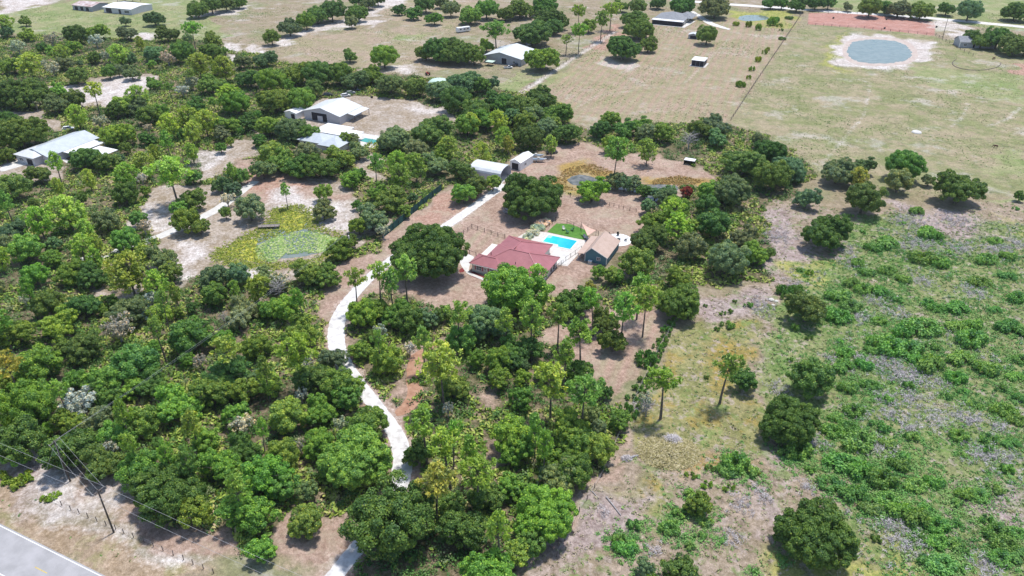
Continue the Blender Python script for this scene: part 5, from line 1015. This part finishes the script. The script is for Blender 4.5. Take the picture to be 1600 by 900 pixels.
# labels: which one it is, counted outward from a findable landmark
lands = []
for ln in LAND.strip().split(';'):
    a = ln.strip().split(','); lands.append((a[0].strip(), float(a[1]), float(a[2])))
SECT = [('to the right of', 1, 0), ('to the left of', -1, 0), ('above', 0, -1), ('below', 0, 1)]
ORD = ['nearest', 'second nearest', 'third nearest', 'fourth nearest', 'fifth nearest', 'sixth nearest', 'seventh nearest', 'eighth nearest', 'ninth nearest', 'tenth nearest', 'eleventh nearest', 'twelfth nearest']
byl = {}
for p in placed: byl.setdefault(p[2], []).append(p)
for look, ps in byl.items():
    A = np.array([[p[3], p[4]] for p in ps]); best = [None] * len(ps)
    for ln, lu, lv in lands:
        d = A - [lu, lv]; dist = np.hypot(*d.T); sec = np.where(np.abs(d[:, 0]) > np.abs(d[:, 1]), np.where(d[:, 0] > 0, 0, 1), np.where(d[:, 1] < 0, 2, 3))
        for s_ in range(4):
            idx = [i for i in np.argsort(dist) if sec[i] == s_]
            for rk, i in enumerate(idx[:12]):
                cost = rk * 28 + dist[i]
                if best[i] is None or cost < best[i][0]: best[i] = (cost, rk, s_, ln)
    for i, p in enumerate(ps):
        if best[i] is None: lab = f'{look} far from everything'
        else: _, rk, s_, ln = best[i]; lab = f'{look}, {ORD[rk]} {SECT[s_][0]} {ln}'
        tag(p[0], lab, CAT[p[1]], p[2] + 's of the ranch' if len(ps) > 2 else None)

# ------------------------------------------------------------ ground cover (nobody could count it)
def zone_w(name, X_, Y_, w): 
    o = np.zeros(X_.shape)
    for p_ in ZW[name]: o = np.maximum(o, poly_mask(X_, Y_, p_, w))
    return o
drv = np.array(DRW)
def near_drive(x, y, hw): return line_mask(x, y, drv, hw, .3) > .5
def vnoise(x, y, wl, seed):
    g_ = np.random.default_rng(seed); o = np.zeros(x.shape)
    for i in range(14):
        a, ph = g_.uniform(0, 6.28, 2); k = 6.28 / (wl * g_.uniform(.5, 1.8)); o += np.sin(k * (x * math.cos(a) + y * math.sin(a)) + ph)
    return o / 2.6
BLD = [W(-80, 173), W(-61, 191), W(-110, 232), W(-208, 261), W(-188, 232), W(-277, 182)]
def keep_off(x, y):
    k = np.ones(x.shape, bool)
    for bx_, by_ in BLD: k &= np.hypot(x - bx_, y - by_) > 14
    return k & ~near_drive(x, y, 2.6)
def cover(name, label, cat, xs, ys, radius, hgt, nleaf, leaf, mat, seed, spread=.5, up=.4, colour=None, asp=1.4, flat=.6):
    g_ = np.random.default_rng(seed); n = len(xs); rr = radius * g_.uniform(.6, 1.35, n)
    v = unit(g_.normal(size=(n, nleaf, 3)) + [0, 0, up]); v[..., 2] = np.abs(v[..., 2])
    C = np.stack([xs, ys, np.zeros(n)], 1)[:, None] + v * rr[:, None, None] * g_.uniform(.35, 1, (n, nleaf, 1)) * [1, 1, hgt / radius]
    Nn = unit(v * flat + g_.normal(size=(n, nleaf, 3)) * spread + [0, 0, .35]); cb = g_.uniform(0, 1, n) if colour is None else colour
    F = np.clip(cb[:, None] + g_.normal(0, .14, (n, nleaf)), 0, 1)
    o = mesh_np(name, leaf_quads(C.reshape(-1, 3), Nn.reshape(-1, 3), leaf, g_, asp), 4, M[mat], F.ravel()); return tag(o, label, cat, kind='stuff')
def sample(n, seed, box_=(-400, 250, 60, 620), near=1.0):
    g_ = np.random.default_rng(seed); x = g_.uniform(box_[0], box_[1], n); y = box_[2] + (box_[3] - box_[2]) * g_.random(n) ** near
    vis = (np.abs(x) < y * .95 + 30); return x[vis], y[vis], g_
x, y, g_ = sample(260000, 21, near=1.5)
X2, Y2 = warp(*warp(x, y, 3.2, 26, 1), 1.4, 9, 2)
fm = zone_w('forest', X2, Y2, 2); cl = np.maximum(zone_w('clear', X2, Y2, 2), zone_w('mulch', X2, Y2, 2)); cl = np.maximum(cl, zone_w('sand', X2, Y2, 2))
pn = vnoise(x, y, 30, 3); m_ = (fm > .5) & (cl < .4) & keep_off(x, y)
s_ = m_ & (pn + g_.normal(0, .5, len(x)) > -.6)
cover('palmetto_thicket', 'yellow green saw palmetto thicket covering the gaps between trees', 'palmetto', x[s_], y[s_], .95, .85, 9, .46, 'palmetto', 22, asp=2.2, colour=np.clip(.42 + vnoise(x[s_], y[s_], 14, 8) * .18 + g_.normal(0, .16, s_.sum()), 0, 1))
s_ = m_ & (pn + g_.normal(0, .6, len(x)) < .15) & (g_.random(len(x)) < .55)
cover('scrub_undergrowth', 'dark green low scrub undergrowth beneath the trees', 'undergrowth', x[s_], y[s_], 1.0, 1.3, 16, .3, 'scrub', 23, colour=np.clip(.4 + vnoise(x[s_], y[s_], 10, 9) * .25, 0, 1))
s_ = m_ & (g_.random(len(x)) < .035)
cover('understory_shrubs', 'mixed green shrubs crowding between the oaks', 'undergrowth', x[s_], y[s_], 1.7, 2.3, 90, .26, 'scrub', 24, colour=np.clip(.55 + g_.normal(0, .25, s_.sum()), 0, 1))
mw = scatter_in([wp([(334, 396), (385, 368), (428, 350), (432, 330), (462, 323), (488, 338), (486, 356), (440, 368), (400, 380), (420, 412), (400, 422), (360, 410)])], 1500, rng)
mr = wp([(336, 398), (385, 370), (424, 350), (430, 330), (462, 323), (488, 338), (488, 354), (535, 370), (520, 398), (478, 412), (430, 416), (400, 418), (358, 410), (336, 398)])
tt = rng.random(2600) * (len(mr) - 1); ti = tt.astype(int); rim = mr[ti] + (mr[ti + 1] - mr[ti]) * (tt - ti)[:, None] + rng.normal(0, 1.3, (2600, 2)); mw = np.concatenate([mw, rim])
M['marsh'] = grad_mat('marsh_weeds', [(.09, .17, .03), (.20, .29, .04), (.36, .40, .05), (.48, .46, .12), (.36, .35, .2)])
cover('marsh_weeds', 'yellow green marsh weeds fringing and choking the lily pond', 'marsh weeds', mw[:, 0], mw[:, 1], .45, .28, 9, .17, 'marsh', 26, asp=3, colour=np.clip(.45 + rng.normal(0, .22, len(mw)), 0, 1))
ow = scatter_in([wp([(866, 284), (885, 263), (925, 256), (958, 268), (940, 276), (912, 270), (888, 276), (884, 290), (905, 297), (880, 300)]), wp([(1018, 282), (1060, 274), (1100, 282), (1070, 294), (1050, 288), (1020, 288)])], 520, rng)
M['rust_weeds'] = grad_mat('rust_weeds', [(.30, .26, .08), (.38, .26, .09), (.40, .22, .08), (.28, .28, .09)])
cover('rust_reeds', 'orange brown reeds ringing the small ponds on the mulch', 'reeds', ow[:, 0], ow[:, 1], .5, .4, 8, .15, 'rust_weeds', 27, asp=4, colour=np.clip(.5 + rng.normal(0, .25, len(ow)), 0, 1))
bu = [p_ for p_ in placed if p_[1] == 'bush' and p_[2].startswith('low') and p_[4] > 360]
hx = []; hy = []
for p_ in bu:
    n = int(11 * p_[6] ** 1.4) + 6; q = g_.normal(size=(n, 2)) * p_[6] * 1.0; hx.append(p_[7] + q[:, 0]); hy.append(p_[8] + q[:, 1])
xh, yh, gh = sample(90000, 51, (-20, 420, 60, 330), 1.2); qh = (zone_w('grassy', xh, yh, 3) > .6) & (zone_w('mauve', xh, yh, 2) < .3) & (vnoise(xh, yh, 17, 12) + gh.normal(0, .35, len(xh)) > .15) & (gh.random(len(xh)) < .5)
hx.append(xh[qh]); hy.append(yh[qh])
hx = np.concatenate(hx); hy = np.concatenate(hy)
cover('low_herbs', 'low leafy green herbs spreading around the field bushes', 'herbs', hx, hy, .75, .6, 26, .2, 'herb', 25, colour=np.clip(.4 + vnoise(hx, hy, 9, 4) * .25, 0, 1))
x, y, g_ = sample(150000, 31, (-60, 420, 60, 420), 1.3); X2, Y2 = warp(*warp(x, y, 3.2, 26, 1), 1.4, 9, 2)
fl = zone_w('field', X2, Y2, 2); gs = zone_w('grassy', X2, Y2, 3); mv = zone_w('mauve', X2, Y2, 3); cn = vnoise(x, y, 12, 5)
s_ = (fl > .5) & (g_.random(len(x)) < .35 + .5 * (gs > .5))
cover('field_weeds', 'tangled weeds and tall grass over the rough field', 'weeds', x[s_], y[s_], .55, .4, 7, .2, 'weeds', 32, colour=np.clip(.52 - .24 * gs[s_] + .3 * mv[s_] + cn[s_] * .16, 0, 1), asp=2.4)
DRYP = [(1430, 380, 25), (1330, 410, 16), (1500, 390, 20), (1560, 390, 22), (1440, 440, 14), (1390, 575, 26), (1428, 592, 26), (1380, 620, 16), (1425, 624, 16), (1345, 495, 14), (1365, 470, 14), (1460, 655, 18), (1420, 665, 16), (1375, 700, 16), (1395, 825, 26), (1420, 850, 18), (1540, 885, 20), (1275, 692, 14), (1260, 762, 10), (1190, 775, 12), (1540, 712, 22), (1575, 715, 16), (1520, 455, 16), (1300, 565, 10), (1345, 560, 12), (1385, 645, 12), (1220, 610, 14), (1160, 790, 14), (1022, 862, 10), (1145, 840, 12), (1400, 490, 14), (1480, 520, 10), (1590, 380, 14), (1190, 480, 18), (1215, 370, 20), (1420, 345, 24), (1490, 345, 20), (1340, 640, 10), (1505, 650, 20), (1555, 665, 14), (1322, 388, 14), (1240, 445, 12), (1008, 628, 10), (995, 640, 8), (945, 800, 8), (1470, 600, 10), (1500, 560, 8)]
dx_ = []; dy_ = []
for u, v, r in DRYP:
    cx, cy = P(u, v); k = pxm(cx, cy, 0); n = int(40 * (r / 15) ** 2 * 8 / k); q = g_.normal(size=(n, 2)) * .72 * r / k; dx_.append(cx + q[:, 0]); dy_.append(cy + q[:, 1] * 1.1)
q_ = (vnoise(x, y, 22, 15) > .9) & (gs > .5) & (g_.random(len(x)) < .2); dx_.append(x[q_]); dy_.append(y[q_])
dx_ = np.concatenate(dx_); dy_ = np.concatenate(dy_)
cover('dry_brush', 'pale grey mauve leafless brush in the rough field', 'dry brush', dx_, dy_, .7, .9, 15, .075, 'dry', 33, asp=10, spread=.9, colour=np.clip(.5 + g_.normal(0, .2, len(dx_)), 0, 1))
x, y, g_ = sample(120000, 41, (-420, 420, 60, 620), .8); X2, Y2 = warp(*warp(x, y, 3.2, 26, 1), 1.4, 9, 2)
s_ = (zone_w('forest', X2, Y2, 2) < .3) & (zone_w('field', X2, Y2, 2) < .5) & (zone_w('arena', x, y, 2) < .3) & (zone_w('sand', x, y, 3) < .3) & (zone_w('mulch', x, y, 2) < .2) & keep_off(x, y) & (y < 560) & (vnoise(x, y, 40, 6) + g_.normal(0, .5, len(x)) > .2)
for pp in ((-110, 44.9),): ex, ny_ = x * EV[0] + y * EV[1], x * NV[0] + y * NV[1]; s_ &= (ny_ > 50)
wpnd = [wp([(1322, 70), (1330, 63), (1370, 59), (1410, 63), (1428, 76), (1430, 90), (1415, 99), (1370, 103), (1330, 98), (1318, 84)])]
s_ &= poly_mask(x, y, wpnd[0], 2) < .1
s_ &= poly_mask(x, y, wp([(335, 396), (425, 330), (485, 325), (535, 370), (520, 400), (400, 420)]), 1) < .3
cover('pasture_tufts', 'scattered grass tufts over the open pastures', 'grass', x[s_], y[s_], .4, .22, 5, .2, 'weeds', 42, colour=np.clip(.5 + vnoise(x[s_], y[s_], 50, 7) * .25, 0, 1), asp=2.2)


# --- straw mound, logs, debris
def debris(name, label, cat, px, R, Hh, n, mat, seed, leaf, asp, cmin=0.):
    x, y = P(*px); g_ = np.random.default_rng(seed); r = R * np.sqrt(g_.random(n)); a = g_.uniform(0, 6.28, n)
    C = np.stack([r * np.cos(a), r * np.sin(a) * .8, Hh * (1 - (r / R) ** 2) * g_.uniform(.3, 1, n) + .06], 1)
    o = mesh_np(name, leaf_quads(C, unit(g_.normal(size=(n, 3)) * .5 + [0, 0, 1]), leaf, g_, asp), 4, mat, g_.uniform(cmin, 1, n)); o.location = (x, y, 0); return tag(o, label, cat)
M['strawg'] = grad_mat('straw_stems', [(.22, .2, .07), (.40, .35, .15), (.55, .47, .26), (.6, .54, .36)])
debris('straw_mound', 'broad flattened mound of yellow straw and cut brush right of the log pile', 'straw mound', (1045, 707), 6.3, 1.0, 6500, M['strawg'], 61, .12, 9)
debris('brush_pile', 'small tangled pile of grey sticks on the straw mound', 'brush pile', (1050, 690), 2.2, 1.6, 500, M['dry'], 62, .1, 12, .3)
debris('brush_pile', 'dark grey heap of sticks at the forest edge beside the pale log', 'brush pile', (979, 717), 1.1, .7, 260, M['dry'], 63, .09, 10)
def log(label, a, b_, r):
    x0, y0 = P(*a); x1, y1 = P(*b_); m = MB(); d = Vector((x1 - x0, y1 - y0, 0)); m.tube([(0, 0, r), d * .5 + Vector((0, .1, r)), d + Vector((0, 0, r))], [r, r * .85, r * .6], 7); o = m.build('fallen_log', M['deadwood']); o.location = (x0, y0, 0); tag(o, label, 'log')
log('short pale log beside the dark stick heap at the forest edge', (984, 717), (997, 713), .28)
log('long thin pale log lying in the brown weeds below the straw mound', (947, 777), (970, 806), .16)
log('thin fallen stem near the wood corner, left of the long pale log', (925, 768), (935, 780), .12)
for i, (u, v, r_b) in enumerate(((1205, 469, .7), (1213, 471, .5), (1208, 477, .4))):
    x, y = P(u, v); m = MB(); m.tube([(0, 0, 0), (0, 0, r_b * .4), (0, 0, r_b * .7)], [r_b, r_b * 1.1, r_b * .5], 7); o = m.build('rock', M['stone']); o.location = (x, y, 0); tag(o, ('largest white rock in the rough field left of the dark oak', 'middle white rock between the largest and the dark oak', 'lowest white rock of the three in the rough field')[i], 'rock', 'white rocks in the field')
x, y = P(1432, 207); m = MB(); m.tube([(0, 0, 0), (0, 0, .25), (0, 0, .5)], [2.0, 1.9, 1.6], 14); o = m.build('water_trough', M['concrete']); o.location = (x, y, 0); tag(o, 'round white water trough in the open pasture', 'water trough')

# --- air: far things fade a little
hz = bpy.data.materials.new('air'); hz.use_nodes = True; hn = hz.node_tree; hn.nodes.remove(hn.nodes['Principled BSDF'])
pv = hn.nodes.new('ShaderNodeVolumePrincipled'); pv.inputs['Color'].default_value = (.82, .88, .96, 1); pv.inputs['Density'].default_value = .00007; pv.inputs['Anisotropy'].default_value = .2
hn.links.new(pv.outputs[0], hn.nodes['Material Output'].inputs['Volume'])
m = MB(); m.box(-5200, 5200, -2600, 7600, -1, 112); tag(m.build('haze', hz), kind='stuff')
sc.cycles.volume_bounces = 0
